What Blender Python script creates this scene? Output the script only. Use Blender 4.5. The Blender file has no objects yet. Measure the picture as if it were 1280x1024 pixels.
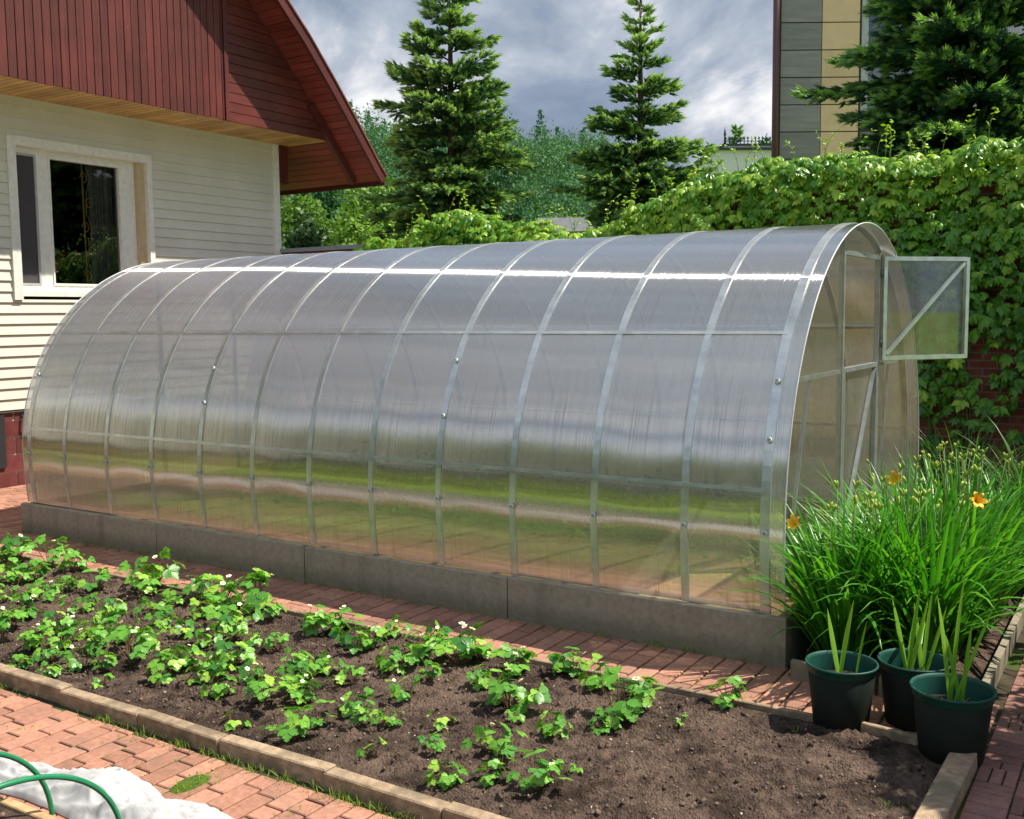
import bpy, bmesh, math, random
import numpy as np
from math import sin, cos, pi, radians, sqrt, atan2
from mathutils import Vector, Matrix, noise as mnoise

random.seed(7)
RNG = np.random.default_rng(7)
scene = bpy.context.scene
COL = scene.collection

# ------------------------------------------------------------------ camera
CAM = np.array([1.69741376, -5.09644445, 1.83454836])
YAW, PIT, ROL, FPX = 0.5682754808, 0.0927185613, -0.0104671815, 1274.373
_F = np.array([-sin(YAW)*cos(PIT), cos(YAW)*cos(PIT), -sin(PIT)])
_R0 = np.array([cos(YAW), sin(YAW), 0.0])
_U0 = np.cross(_R0, _F)
_R = _R0*cos(ROL)+_U0*sin(ROL)
_U = _U0*cos(ROL)-_R0*sin(ROL)
cam_data = bpy.data.cameras.new('camera')
cam = bpy.data.objects.new('camera', cam_data)
COL.objects.link(cam)
cam_data.sensor_width = 36.0
cam_data.lens = FPX/1280*36.0
cam_data.clip_start = 0.05
cam_data.clip_end = 3000
m = Matrix(((_R[0], _U[0], -_F[0], CAM[0]), (_R[1], _U[1], -_F[1], CAM[1]), (_R[2], _U[2], -_F[2], CAM[2]), (0, 0, 0, 1)))
cam.matrix_world = m
scene.camera = cam


def ray(x, y):
    return _F+_R*(x-640)/FPX-_U*(y-512)/FPX


def on(x, y, axis, val):
    d = ray(x, y)
    t = (val-CAM[axis])/d[axis]
    return CAM+d*t


def proj(P):
    d = np.asarray(P, float)-CAM
    f = d@_F
    return 640+FPX*(d@_R)/f, 512-FPX*(d@_U)/f


# ------------------------------------------------------------------ light
SUN = np.array([1.0, 0.72, 1.9])
SUN /= np.linalg.norm(SUN)
EL = math.asin(SUN[2])
world = bpy.data.worlds.new('World')
scene.world = world
world.use_nodes = True
wn, wl = world.node_tree.nodes, world.node_tree.links
wn.clear()
w_out = wn.new('ShaderNodeOutputWorld')
w_bg = wn.new('ShaderNodeBackground')
w_sky = wn.new('ShaderNodeTexSky')
w_sky.sky_type = 'NISHITA'
w_sky.sun_disc = False
w_sky.sun_elevation = EL
w_sky.sun_rotation = atan2(SUN[0], SUN[1])
w_sky.air_density = 1.0
w_sky.dust_density = 1.5
w_tc = wn.new('ShaderNodeTexCoord')
w_map = wn.new('ShaderNodeMapping')
w_map.inputs['Scale'].default_value = (1.0, 1.0, 1.7)
w_map.inputs['Location'].default_value = (0.35, 0.1, 0.22)
wl.new(w_tc.outputs['Generated'], w_map.inputs['Vector'])


def wnoise(scale, detail, rough, dist=0.0):
    n = wn.new('ShaderNodeTexNoise')
    n.inputs['Scale'].default_value = scale
    n.inputs['Detail'].default_value = detail
    n.inputs['Roughness'].default_value = rough
    n.inputs['Distortion'].default_value = dist
    wl.new(w_map.outputs['Vector'], n.inputs['Vector'])
    return n


n1 = wnoise(4.0, 10, 0.58, 0.3)
n2 = wnoise(1.6, 4, 0.5, 0.2)


def wramp(src, stops):
    r = wn.new('ShaderNodeValToRGB')
    el = r.color_ramp.elements
    while len(el) > 1:
        el.remove(el[-1])
    el[0].position, el[0].color = stops[0]
    for p, c in stops[1:]:
        e = el.new(p)
        e.color = c
    wl.new(src, r.inputs['Fac'])
    return r


# cloud body: slate grey-blue, brighter puffs (values are radiance / strength)
cr = wramp(n1.outputs['Fac'], [(0.34, (1.22, 1.62, 2.3, 1)), (0.47, (1.9, 2.35, 3.1, 1)), (0.56, (3.2, 3.55, 4.15, 1)), (0.66, (6.4, 6.4, 6.5, 1))])
cov = wramp(n2.outputs['Fac'], [(0.30, (0.55, 0.55, 0.55, 1)), (0.5, (1, 1, 1, 1))])
w_mix = wn.new('ShaderNodeMix')
w_mix.data_type = 'RGBA'
wl.new(cov.outputs['Color'], w_mix.inputs['Factor'])
wl.new(w_sky.outputs['Color'], w_mix.inputs[6])
# added fill: sky behind the camera scaled up to brighten sheets and shaded fronts
w_sep = wn.new('ShaderNodeSeparateXYZ')
wl.new(w_tc.outputs['Generated'], w_sep.inputs[0])
w_mr = wn.new('ShaderNodeMapRange')
w_mr.inputs['From Min'].default_value = 0.30
w_mr.inputs['From Max'].default_value = -0.55
w_mr.inputs['To Min'].default_value = 1.0
w_mr.inputs['To Max'].default_value = 1.6
wl.new(w_sep.outputs['Y'], w_mr.inputs['Value'])
w_br = wn.new('ShaderNodeVectorMath')
w_br.operation = 'SCALE'
wl.new(cr.outputs['Color'], w_br.inputs[0])
wl.new(w_mr.outputs[0], w_br.inputs['Scale'])
wl.new(w_br.outputs[0], w_mix.inputs[7])
wl.new(w_mix.outputs[2], w_bg.inputs['Color'])
w_bg.inputs['Strength'].default_value = 0.1
wl.new(w_bg.outputs[0], w_out.inputs['Surface'])

sun_d = bpy.data.lights.new('sun', 'SUN')
sun_d.energy = 5.0
sun_d.angle = radians(0.6)
sun_d.color = (1.0, 0.92, 0.78)
sun = bpy.data.objects.new('sun', sun_d)
COL.objects.link(sun)
sun.rotation_euler = Vector(SUN).to_track_quat('Z', 'Y').to_euler()
sun.location = (5, 5, 12)
scene.view_settings.view_transform = 'Standard'
scene.view_settings.look = 'None'
scene.view_settings.exposure = 0.65
scene.view_settings.gamma = 1
scene.render.engine = 'CYCLES'
scene.cycles.max_bounces = 10
scene.cycles.transparent_max_bounces = 24
scene.cycles.transmission_bounces = 8
scene.cycles.sample_clamp_indirect = 6.0
scene.cycles.use_denoising = True

# ------------------------------------------------------------------ materials


class NT:
    def __init__(s, name):
        s.m = bpy.data.materials.new(name)
        s.m.use_nodes = True
        s.n, s.l = s.m.node_tree.nodes, s.m.node_tree.links
        s.n.clear()
        s.out = s.n.new('ShaderNodeOutputMaterial')

    def new(s, t, **kw):
        n = s.n.new(t)
        for k, v in kw.items():
            if hasattr(n, k) and k not in n.inputs:
                setattr(n, k, v)
            else:
                n.inputs[k].default_value = v
        return n

    def link(s, a, b):
        s.l.new(a, b)

    def coord(s, scale=(1, 1, 1), obj=True, rot=(0, 0, 0)):
        tc = s.n.new('ShaderNodeTexCoord')
        mp = s.n.new('ShaderNodeMapping')
        mp.inputs['Scale'].default_value = scale
        mp.inputs['Rotation'].default_value = rot
        s.link(tc.outputs['Object' if obj else 'Generated'], mp.inputs['Vector'])
        return mp.outputs['Vector']

    def noise(s, vec, scale, detail=4, rough=0.55, dist=0.0):
        n = s.n.new('ShaderNodeTexNoise')
        n.inputs['Scale'].default_value = scale
        n.inputs['Detail'].default_value = detail
        n.inputs['Roughness'].default_value = rough
        n.inputs['Distortion'].default_value = dist
        if vec is not None:
            s.link(vec, n.inputs['Vector'])
        return n.outputs['Fac']

    def ramp(s, fac, stops):
        r = s.n.new('ShaderNodeValToRGB')
        el = r.color_ramp.elements
        while len(el) > 1:
            el.remove(el[-1])
        el[0].position, el[0].color = stops[0][0], tuple(stops[0][1])+(1,)
        for p, c in stops[1:]:
            e = el.new(p)
            e.color = tuple(c)+(1,)
        s.link(fac, r.inputs['Fac'])
        return r.outputs['Color']

    def mix(s, fac, a, b, blend='MIX'):
        x = s.n.new('ShaderNodeMix')
        x.data_type = 'RGBA'
        x.blend_type = blend
        for v, i in ((fac, 0), (a, 6), (b, 7)):
            if isinstance(v, (int, float)):
                x.inputs[i].default_value = v
            elif isinstance(v, tuple):
                x.inputs[i].default_value = v+(1,) if len(v) == 3 else v
            else:
                s.link(v, x.inputs[i])
        return x.outputs[2]

    def math(s, op, a, b=None):
        x = s.n.new('ShaderNodeMath')
        x.operation = op
        for i, v in enumerate((a, b)):
            if v is None:
                continue
            if isinstance(v, (int, float)):
                x.inputs[i].default_value = v
            else:
                s.link(v, x.inputs[i])
        return x.outputs[0]

    def bump(s, h, strength=0.5, dist=0.01):
        b = s.n.new('ShaderNodeBump')
        b.inputs['Strength'].default_value = strength
        b.inputs['Distance'].default_value = dist
        s.link(h, b.inputs['Height'])
        return b.outputs['Normal']

    def attr(s, name='tint'):
        a = s.n.new('ShaderNodeAttribute')
        a.attribute_name = name
        return a.outputs['Fac']

    def bsdf(s, color, rough=0.6, metallic=0.0, normal=None, spec=0.5, **kw):
        b = s.n.new('ShaderNodeBsdfPrincipled')
        for v, k in ((color, 'Base Color'), (rough, 'Roughness'), (metallic, 'Metallic')):
            if isinstance(v, (int, float)):
                b.inputs[k].default_value = v
            elif isinstance(v, tuple):
                b.inputs[k].default_value = v+(1,) if len(v) == 3 else v
            else:
                s.link(v, b.inputs[k])
        b.inputs['Specular IOR Level'].default_value = spec
        if normal is not None:
            s.link(normal, b.inputs['Normal'])
        for k, v in kw.items():
            b.inputs[k].default_value = v
        return b

    def done(s, shader):
        s.link(shader.outputs[0] if hasattr(shader, 'outputs') else shader, s.out.inputs['Surface'])
        return s.m


def rough_mat(name, c1, c2, scale=8, rough=0.7, bump=0.3, bdist=0.004, c3=None, stretch=(1, 1, 1), spec=0.4, tint=None, metallic=0.0, detail=6):
    t = NT(name)
    v = t.coord(stretch)
    n = t.noise(v, scale, detail, 0.6)
    col = t.ramp(n, [(0.3, c1), (0.7, c2)])
    if c3 is not None:
        n2 = t.noise(v, scale*0.23, 3, 0.6)
        f = t.ramp(n2, [(0.52, (0, 0, 0)), (0.68, (1, 1, 1))])
        col = t.mix(f, col, c3)
    if tint is not None:
        a = t.attr()
        col = t.mix(1.0, col, t.ramp(a, [(0, (1-tint,)*3), (1, (1+tint,)*3)]), 'MULTIPLY')
    n3 = t.noise(v, scale*6, 5, 0.65)
    return t.done(t.bsdf(col, rough, metallic, t.bump(n3, bump, bdist), spec))


def leaf_mat(name, dark, mid, light, rough=0.42, trans=0.35, spec=0.4):
    t = NT(name)
    a = t.attr()
    col = t.ramp(a, [(0.0, dark), (0.5, mid), (1.0, light)])
    b = t.bsdf(col, rough, 0, None, spec)
    tr = t.n.new('ShaderNodeBsdfTranslucent')
    t.link(t.mix(1.0, col, (1.25, 1.35, 0.55), 'MULTIPLY'), tr.inputs['Color'])
    mx = t.n.new('ShaderNodeMixShader')
    mx.inputs[0].default_value = trans
    t.link(b.outputs[0], mx.inputs[1])
    t.link(tr.outputs[0], mx.inputs[2])
    return t.done(mx)


def flat_mat(name, c, rough=0.5, metallic=0.0, spec=0.5, **kw):
    t = NT(name)
    v = t.coord()
    n = t.noise(v, 14, 4, 0.6)
    col = t.mix(1.0, c, t.ramp(n, [(0.25, (0.86,)*3), (0.75, (1.1,)*3)]), 'MULTIPLY')
    return t.done(t.bsdf(col, rough, metallic, None, spec, **kw))


M = {}
M['lawn'] = rough_mat('lawn', (0.10, 0.20, 0.02), (0.24, 0.34, 0.035), 3, 0.85, 0.6, 0.03, spec=0.1)
M['mortar'] = rough_mat('joint_sand', (0.03, 0.025, 0.018), (0.08, 0.065, 0.045), 9, 0.95, 0.5, 0.004, c3=(0.05, 0.10, 0.015), spec=0.1)
def mk_brick(name, c1, c2, c3, tint):
    t = NT(name)
    v = t.coord()
    n = t.noise(v, 34, 8, 0.7)
    col = t.ramp(n, [(0.3, c1), (0.7, c2)])
    big = t.noise(v, 5, 5, 0.65, 0.5)
    col = t.mix(t.ramp(big, [(0.5, (0, 0, 0)), (0.68, (0.8,)*3)]), col, c3)
    col = t.mix(1.0, col, t.ramp(t.attr(), [(0, (1-tint,)*3), (1, (1+tint,)*3)]), 'MULTIPLY')
    sp = t.noise(v, 190, 2, 0.5)
    col = t.mix(t.ramp(sp, [(0.62, (0, 0, 0)), (0.72, (0.5,)*3)]), col, tuple(x*0.45 for x in c1))
    mo = t.noise(v, 2.2, 6, 0.7, 0.4)
    col = t.mix(t.ramp(mo, [(0.64, (0, 0, 0)), (0.76, (0.55,)*3)]), col, (0.11, 0.12, 0.045))
    return t.done(t.bsdf(col, 0.85, 0, t.bump(n, 0.7, 0.004), 0.2))


M['brick_'] = rough_mat('paving_brick', (0.33, 0.135, 0.085), (0.52, 0.235, 0.15), 16, 0.8, 0.5, 0.003, c3=(0.33, 0.17, 0.12), tint=0.26, spec=0.25)
M['brick'] = mk_brick('paving_brick', (0.28, 0.13, 0.09), (0.45, 0.235, 0.165), (0.26, 0.155, 0.115), 0.22)
del M['brick_']
M['brick2_'] = rough_mat('paving_brick_pink', (0.26, 0.105, 0.085), (0.38, 0.165, 0.13), 16, 0.8, 0.5, 0.003, c3=(0.24, 0.13, 0.11), tint=0.22, spec=0.25)
def mk_soil():
    t = NT('soil')
    v = t.coord()
    n = t.noise(v, 16, 12, 0.72)
    col = t.ramp(n, [(0.36, (0.028, 0.019, 0.014)), (0.5, (0.085, 0.060, 0.049)), (0.66, (0.165, 0.113, 0.086))])
    dry = t.noise(v, 2.3, 5, 0.65, 0.6)
    col = t.mix(t.ramp(dry, [(0.46, (0, 0, 0)), (0.62, (0.75,)*3)]), col, t.mix(n, (0.11, 0.078, 0.062), (0.24, 0.165, 0.125)))
    wet = t.noise(v, 3.1, 4, 0.6, 0.3)
    col = t.mix(t.ramp(wet, [(0.50, (0, 0, 0)), (0.66, (0.85,)*3)]), col, (0.022, 0.015, 0.012))
    grit = t.noise(v, 150, 3, 0.6)
    col = t.mix(t.ramp(grit, [(0.66, (0, 0, 0)), (0.74, (0.6,)*3)]), col, (0.26, 0.2, 0.15))
    vo = t.n.new('ShaderNodeTexVoronoi')
    vo.inputs['Scale'].default_value = 85
    t.link(v, vo.inputs['Vector'])
    h = t.math('ADD', t.math('MULTIPLY', n, 1.3), t.math('MULTIPLY', vo.outputs['Distance'], -0.55))
    return t.done(t.bsdf(col, 0.97, 0, t.bump(h, 1.0, 0.022), 0.12))


M['soil'] = mk_soil()
M['brick2'] = mk_brick('paving_brick_pink', (0.19, 0.095, 0.08), (0.30, 0.155, 0.13), (0.17, 0.11, 0.09), 0.2)
del M['brick2_']
M['clod'] = rough_mat('soil_clod', (0.07, 0.05, 0.04), (0.19, 0.135, 0.105), 60, 0.95, 0.8, 0.004, tint=0.5, spec=0.1)
M['pebble'] = rough_mat('pebble', (0.3, 0.25, 0.2), (0.55, 0.47, 0.38), 30, 0.8, 0.3, 0.002, tint=0.5)
M['kerb'] = rough_mat('kerb_board', (0.20, 0.145, 0.095), (0.44, 0.33, 0.225), 22, 0.9, 0.9, 0.006, c3=(0.19, 0.15, 0.105), stretch=(1, 1, 2), spec=0.15, tint=0.2, detail=12)
def mk_concrete():
    t = NT('concrete_slab')
    v = t.coord()
    n = t.noise(v, 26, 10, 0.7)
    col = t.ramp(n, [(0.3, (0.27, 0.23, 0.18)), (0.7, (0.40, 0.35, 0.285))])
    pores = t.noise(v, 130, 2, 0.5)
    col = t.mix(t.ramp(pores, [(0.66, (0, 0, 0)), (0.72, (0.6,)*3)]), col, (0.12, 0.10, 0.085))
    run = t.noise(t.coord((7, 7, 0.9)), 1.0, 5, 0.6)
    col = t.mix(t.ramp(run, [(0.52, (0, 0, 0)), (0.70, (0.55,)*3)]), col, (0.19, 0.165, 0.13))
    sep = t.n.new('ShaderNodeSeparateXYZ')
    t.link(t.coord(), sep.inputs[0])
    low = t.n.new('ShaderNodeMapRange')
    low.inputs['From Min'].default_value = 0.09
    low.inputs['From Max'].default_value = 0.0
    t.link(t.math('ADD', sep.outputs['Z'], t.math('MULTIPLY', t.noise(v, 9, 6, 0.7), -0.10)), low.inputs['Value'])
    col = t.mix(t.math('MULTIPLY', low.outputs[0], 0.5), col, (0.10, 0.10, 0.05))
    col = t.mix(1.0, col, t.ramp(t.attr(), [(0, (0.9,)*3), (1, (1.12,)*3)]), 'MULTIPLY')
    return t.done(t.bsdf(col, 0.92, 0, t.bump(n, 0.6, 0.004), 0.2))


M['concrete'] = mk_concrete()
M['steel'] = rough_mat('galvanised_steel', (0.42, 0.46, 0.48), (0.62, 0.66, 0.68), 14, 0.36, 0.1, 0.001, metallic=0.75, spec=0.5)
def mk_band():
    t = NT('rib_steel')
    n = t.noise(t.coord(), 9, 5, 0.6)
    col = t.ramp(n, [(0.3, (0.55, 0.58, 0.59)), (0.7, (0.85, 0.88, 0.88))])
    b = t.bsdf(col, 0.28, 0.7, None, 0.5)
    tp = t.n.new('ShaderNodeBsdfTransparent')
    tp.inputs['Color'].default_value = (0.8, 0.82, 0.82, 1)
    mx = t.n.new('ShaderNodeMixShader')
    mx.inputs[0].default_value = 0.72
    t.link(tp.outputs[0], mx.inputs[1])
    t.link(b.outputs[0], mx.inputs[2])
    return t.done(mx)


M['band'] = mk_band()
M['washer'] = flat_mat('washer_plastic', (0.55, 0.58, 0.6), 0.4)
M['screw'] = flat_mat('screw_metal', (0.22, 0.22, 0.23), 0.35, 0.9)
M['pot'] = rough_mat('pot_plastic', (0.010, 0.014, 0.012), (0.018, 0.024, 0.02), 12, 0.6, 0.2, 0.001, spec=0.12, c3=(0.016, 0.017, 0.014))
M['pot_rim'] = rough_mat('pot_rim_plastic', (0.008, 0.055, 0.042), (0.012, 0.075, 0.06), 12, 0.5, 0.1, 0.001, spec=0.3)
M['potsoil'] = rough_mat('potting_soil', (0.012, 0.008, 0.006), (0.035, 0.024, 0.018), 30, 0.95, 1.0, 0.01)
M['siding'] = rough_mat('vinyl_siding', (0.62, 0.59, 0.52), (0.70, 0.665, 0.59), 2, 0.5, 0.12, 0.001, spec=0.35)
M['trim'] = flat_mat('white_trim', (0.80, 0.78, 0.73), 0.4)
M['tantrim'] = flat_mat('tan_jamb', (0.55, 0.42, 0.26), 0.5)
M['maroon'] = rough_mat('maroon_brick', (0.095, 0.022, 0.022), (0.17, 0.042, 0.040), 9, 0.55, 0.3, 0.002, tint=0.2)
M['wmortar'] = flat_mat('white_mortar', (0.72, 0.70, 0.66), 0.9)
M['roofmetal'] = rough_mat('roof_metal', (0.16, 0.05, 0.04), (0.24, 0.09, 0.07), 7, 0.55, 0.3, 0.002)
M['dark'] = flat_mat('dark_interior', (0.02, 0.02, 0.022), 0.9)
M['curtain'] = rough_mat('curtain_cloth', (0.10, 0.09, 0.08), (0.16, 0.14, 0.12), 20, 0.9, 0.2, 0.002)
M['gold'] = flat_mat('gold_embroidery', (0.45, 0.26, 0.09), 0.6)
M['blind'] = rough_mat('insect_screen', (0.055, 0.05, 0.055), (0.075, 0.07, 0.075), 60, 0.8, 0.3, 0.001)
M['wallbrick'] = None
M['coping'] = flat_mat('coping_metal', (0.30, 0.34, 0.40), 0.35, 0.5)
M['bark'] = rough_mat('bark', (0.05, 0.035, 0.025), (0.12, 0.085, 0.06), 12, 0.9, 0.8, 0.01, stretch=(1, 1, 0.3))
M['stem'] = flat_mat('green_stem', (0.12, 0.2, 0.04), 0.6)
M['redstem'] = flat_mat('strawberry_stem', (0.20, 0.11, 0.06), 0.6)
M['straw'] = leaf_mat('strawberry_leaf', (0.04, 0.18, 0.035), (0.15, 0.40, 0.045), (0.38, 0.60, 0.08), 0.4, 0.3, 0.45)
M['petal'] = flat_mat('white_petal', (0.85, 0.84, 0.74), 0.6)
M['yellow'] = flat_mat('yellow_centre', (0.75, 0.5, 0.05), 0.6)
M['lily'] = leaf_mat('daylily_blade', (0.02, 0.12, 0.01), (0.065, 0.28, 0.018), (0.22, 0.50, 0.045), 0.33, 0.35, 0.5)
M['darkblade'] = leaf_mat('dark_grass_blade', (0.02, 0.07, 0.015), (0.05, 0.14, 0.03), (0.13, 0.26, 0.05), 0.4, 0.35)
M['glad'] = leaf_mat('gladiolus_leaf', (0.10, 0.28, 0.03), (0.22, 0.45, 0.05), (0.36, 0.58, 0.09), 0.4, 0.4)
M['orange'] = flat_mat('orange_petal', (0.95, 0.52, 0.03), 0.5)
M['bud'] = flat_mat('yellow_bud', (0.30, 0.40, 0.04), 0.5)
M['redflower'] = flat_mat('red_petal', (0.55, 0.03, 0.03), 0.5)
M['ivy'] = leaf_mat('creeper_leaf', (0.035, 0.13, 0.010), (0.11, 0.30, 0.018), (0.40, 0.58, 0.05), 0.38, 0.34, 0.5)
M['needle'] = leaf_mat('spruce_needle', (0.03, 0.095, 0.05), (0.09, 0.21, 0.095), (0.46, 0.64, 0.22), 0.5, 0.25, 0.3)
M['needledark'] = leaf_mat('spruce_needle_blue', (0.02, 0.075, 0.045), (0.06, 0.165, 0.085), (0.38, 0.60, 0.16), 0.5, 0.2, 0.3)
M['forest'] = leaf_mat('forest_leaf', (0.04, 0.12, 0.065), (0.08, 0.19, 0.09), (0.14, 0.28, 0.11), 0.6, 0.25, 0.2)
M['broad'] = leaf_mat('broad_leaf', (0.045, 0.12, 0.018), (0.12, 0.24, 0.03), (0.28, 0.40, 0.06), 0.5, 0.3, 0.3)
M['broaddark'] = leaf_mat('dark_leaf', (0.02, 0.055, 0.02), (0.05, 0.11, 0.035), (0.12, 0.2, 0.05), 0.5, 0.25, 0.3)
M['grass'] = leaf_mat('grass_blade', (0.06, 0.14, 0.01), (0.14, 0.25, 0.02), (0.30, 0.40, 0.05), 0.5, 0.35, 0.3)
M['moss'] = rough_mat('moss', (0.05, 0.11, 0.01), (0.14, 0.22, 0.02), 60, 0.95, 1.0, 0.01)
M['hose'] = flat_mat('green_hose', (0.012, 0.20, 0.085), 0.3, 0, 0.6)
M['plank'] = rough_mat('old_plank', (0.32, 0.19, 0.09), (0.55, 0.38, 0.2), 20, 0.9, 0.5, 0.003)
M['panelgrey'] = rough_mat('grey_panel', (0.20, 0.188, 0.188), (0.30, 0.28, 0.275), 2.2, 0.6, 0.1, 0.001, stretch=(0.5, 0.5, 5), tint=0.1)
M['panelbeige'] = rough_mat('beige_panel', (0.66, 0.44, 0.27), (0.74, 0.51, 0.32), 3, 0.6, 0.1, 0.001, tint=0.06)
M['seamdark'] = flat_mat('panel_joint', (0.04, 0.035, 0.03), 0.8)
M['pipe'] = flat_mat('brown_downpipe', (0.09, 0.03, 0.025), 0.4)
M['greyframe'] = flat_mat('grey_frame', (0.42, 0.42, 0.42), 0.4)
M['whitewall'] = flat_mat('pale_wall', (0.62, 0.62, 0.64), 0.7)
M['slate'] = rough_mat('grey_roof', (0.09, 0.095, 0.105), (0.14, 0.145, 0.16), 3, 0.7, 0.3, 0.01)
M['darkroof'] = rough_mat('dark_roof', (0.04, 0.03, 0.03), (0.08, 0.06, 0.055), 3, 0.7, 0.3, 0.01)
M['iron'] = flat_mat('black_iron', (0.02, 0.03, 0.045), 0.5)
M['wood'] = flat_mat('grey_wood', (0.25, 0.2, 0.15), 0.8)


def mk_boards(name, c1, c2, axis, rough=0.5):
    """stained timber with long grain, blotches and a per-board tint"""
    t = NT(name)
    st = (30, 30, 1.4) if axis == 'z' else (30, 1.4, 30)
    if axis == 'x':
        st = (1.4, 30, 30)
    n = t.noise(t.coord(st), 1.0, 6, 0.65, 0.4)
    col = t.ramp(n, [(0.25, c1), (0.75, c2)])
    big = t.noise(t.coord(), 1.8, 4, 0.6)
    col = t.mix(1.0, col, t.ramp(big, [(0.3, (0.72,)*3), (0.7, (1.25,)*3)]), 'MULTIPLY')
    sp = t.noise(t.coord(), 26, 3, 0.5)
    col = t.mix(t.ramp(sp, [(0.68, (0, 0, 0)), (0.78, (0.5,)*3)]), col, tuple(min(1, x*2.2+0.03) for x in c2))
    col = t.mix(1.0, col, t.ramp(t.attr(), [(0, (0.78,)*3), (1, (1.2,)*3)]), 'MULTIPLY')
    return t.done(t.bsdf(col, rough, 0, t.bump(n, 0.25, 0.002), 0.4))


M['redv'] = mk_boards('red_board_vertical', (0.060, 0.010, 0.009), (0.135, 0.028, 0.021), 'z')
M['redh'] = mk_boards('red_board_horizontal', (0.080, 0.013, 0.011), (0.155, 0.032, 0.024), 'y')
M['redx'] = mk_boards('red_soffit_board', (0.15, 0.024, 0.02), (0.24, 0.045, 0.034), 'x')
M['redfascia'] = mk_boards('red_fascia', (0.07, 0.012, 0.012), (0.115, 0.022, 0.02), 'x')
M['honey'] = mk_boards('honey_soffit_board', (0.52, 0.29, 0.10), (0.72, 0.45, 0.18), 'x')


def mk_cloth():
    t = NT('white_fleece')
    n = t.noise(t.coord(), 60, 4, 0.6)
    b = t.bsdf((0.60, 0.60, 0.61), 0.85, 0, t.bump(n, 0.25, 0.002), 0.2)
    tr = t.n.new('ShaderNodeBsdfTranslucent')
    tr.inputs['Color'].default_value = (0.5, 0.5, 0.53, 1)
    mx = t.n.new('ShaderNodeMixShader')
    mx.inputs[0].default_value = 0.3
    t.link(b.outputs[0], mx.inputs[1])
    t.link(tr.outputs[0], mx.inputs[2])
    return t.done(mx)


M['cloth'] = mk_cloth()


def mk_wallbrick():
    t = NT('old_brick_wall')
    v = t.coord((1, 1, 1), rot=(radians(90), 0, 0))
    br = t.n.new('ShaderNodeTexBrick')
    t.link(v, br.inputs['Vector'])
    br.inputs['Color1'].default_value = (0.26, 0.075, 0.045, 1)
    br.inputs['Color2'].default_value = (0.16, 0.05, 0.035, 1)
    br.inputs['Mortar'].default_value = (0.2, 0.16, 0.13, 1)
    br.inputs['Scale'].default_value = 1.0
    br.inputs['Mortar Size'].default_value = 0.008
    br.inputs['Brick Width'].default_value = 0.25
    br.inputs['Row Height'].default_value = 0.075
    n = t.noise(v, 9, 5)
    col = t.mix(1.0, br.outputs['Color'], t.ramp(n, [(0.3, (0.6,)*3), (0.7, (1.2,)*3)]), 'MULTIPLY')
    return t.done(t.bsdf(col, 0.9, 0, t.bump(br.outputs['Fac'], -0.5, 0.006), 0.2))


M['wallbrick'] = mk_wallbrick()


def mk_glass(name, refl=1.0, tint=(0.85, 0.9, 0.88)):
    t = NT(name)
    fr = t.new('ShaderNodeFresnel', IOR=1.5)
    f = t.math('MULTIPLY', fr.outputs[0], refl)
    tp = t.n.new('ShaderNodeBsdfTransparent')
    tp.inputs['Color'].default_value = tint+(1,)
    g = t.n.new('ShaderNodeBsdfGlossy')
    g.inputs['Roughness'].default_value = 0.01
    mx = t.n.new('ShaderNodeMixShader')
    t.link(f, mx.inputs[0])
    t.link(tp.outputs[0], mx.inputs[1])
    t.link(g.outputs[0], mx.inputs[2])
    return t.done(mx)


M['glass'] = mk_glass('window_glass', 3.0)


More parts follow.
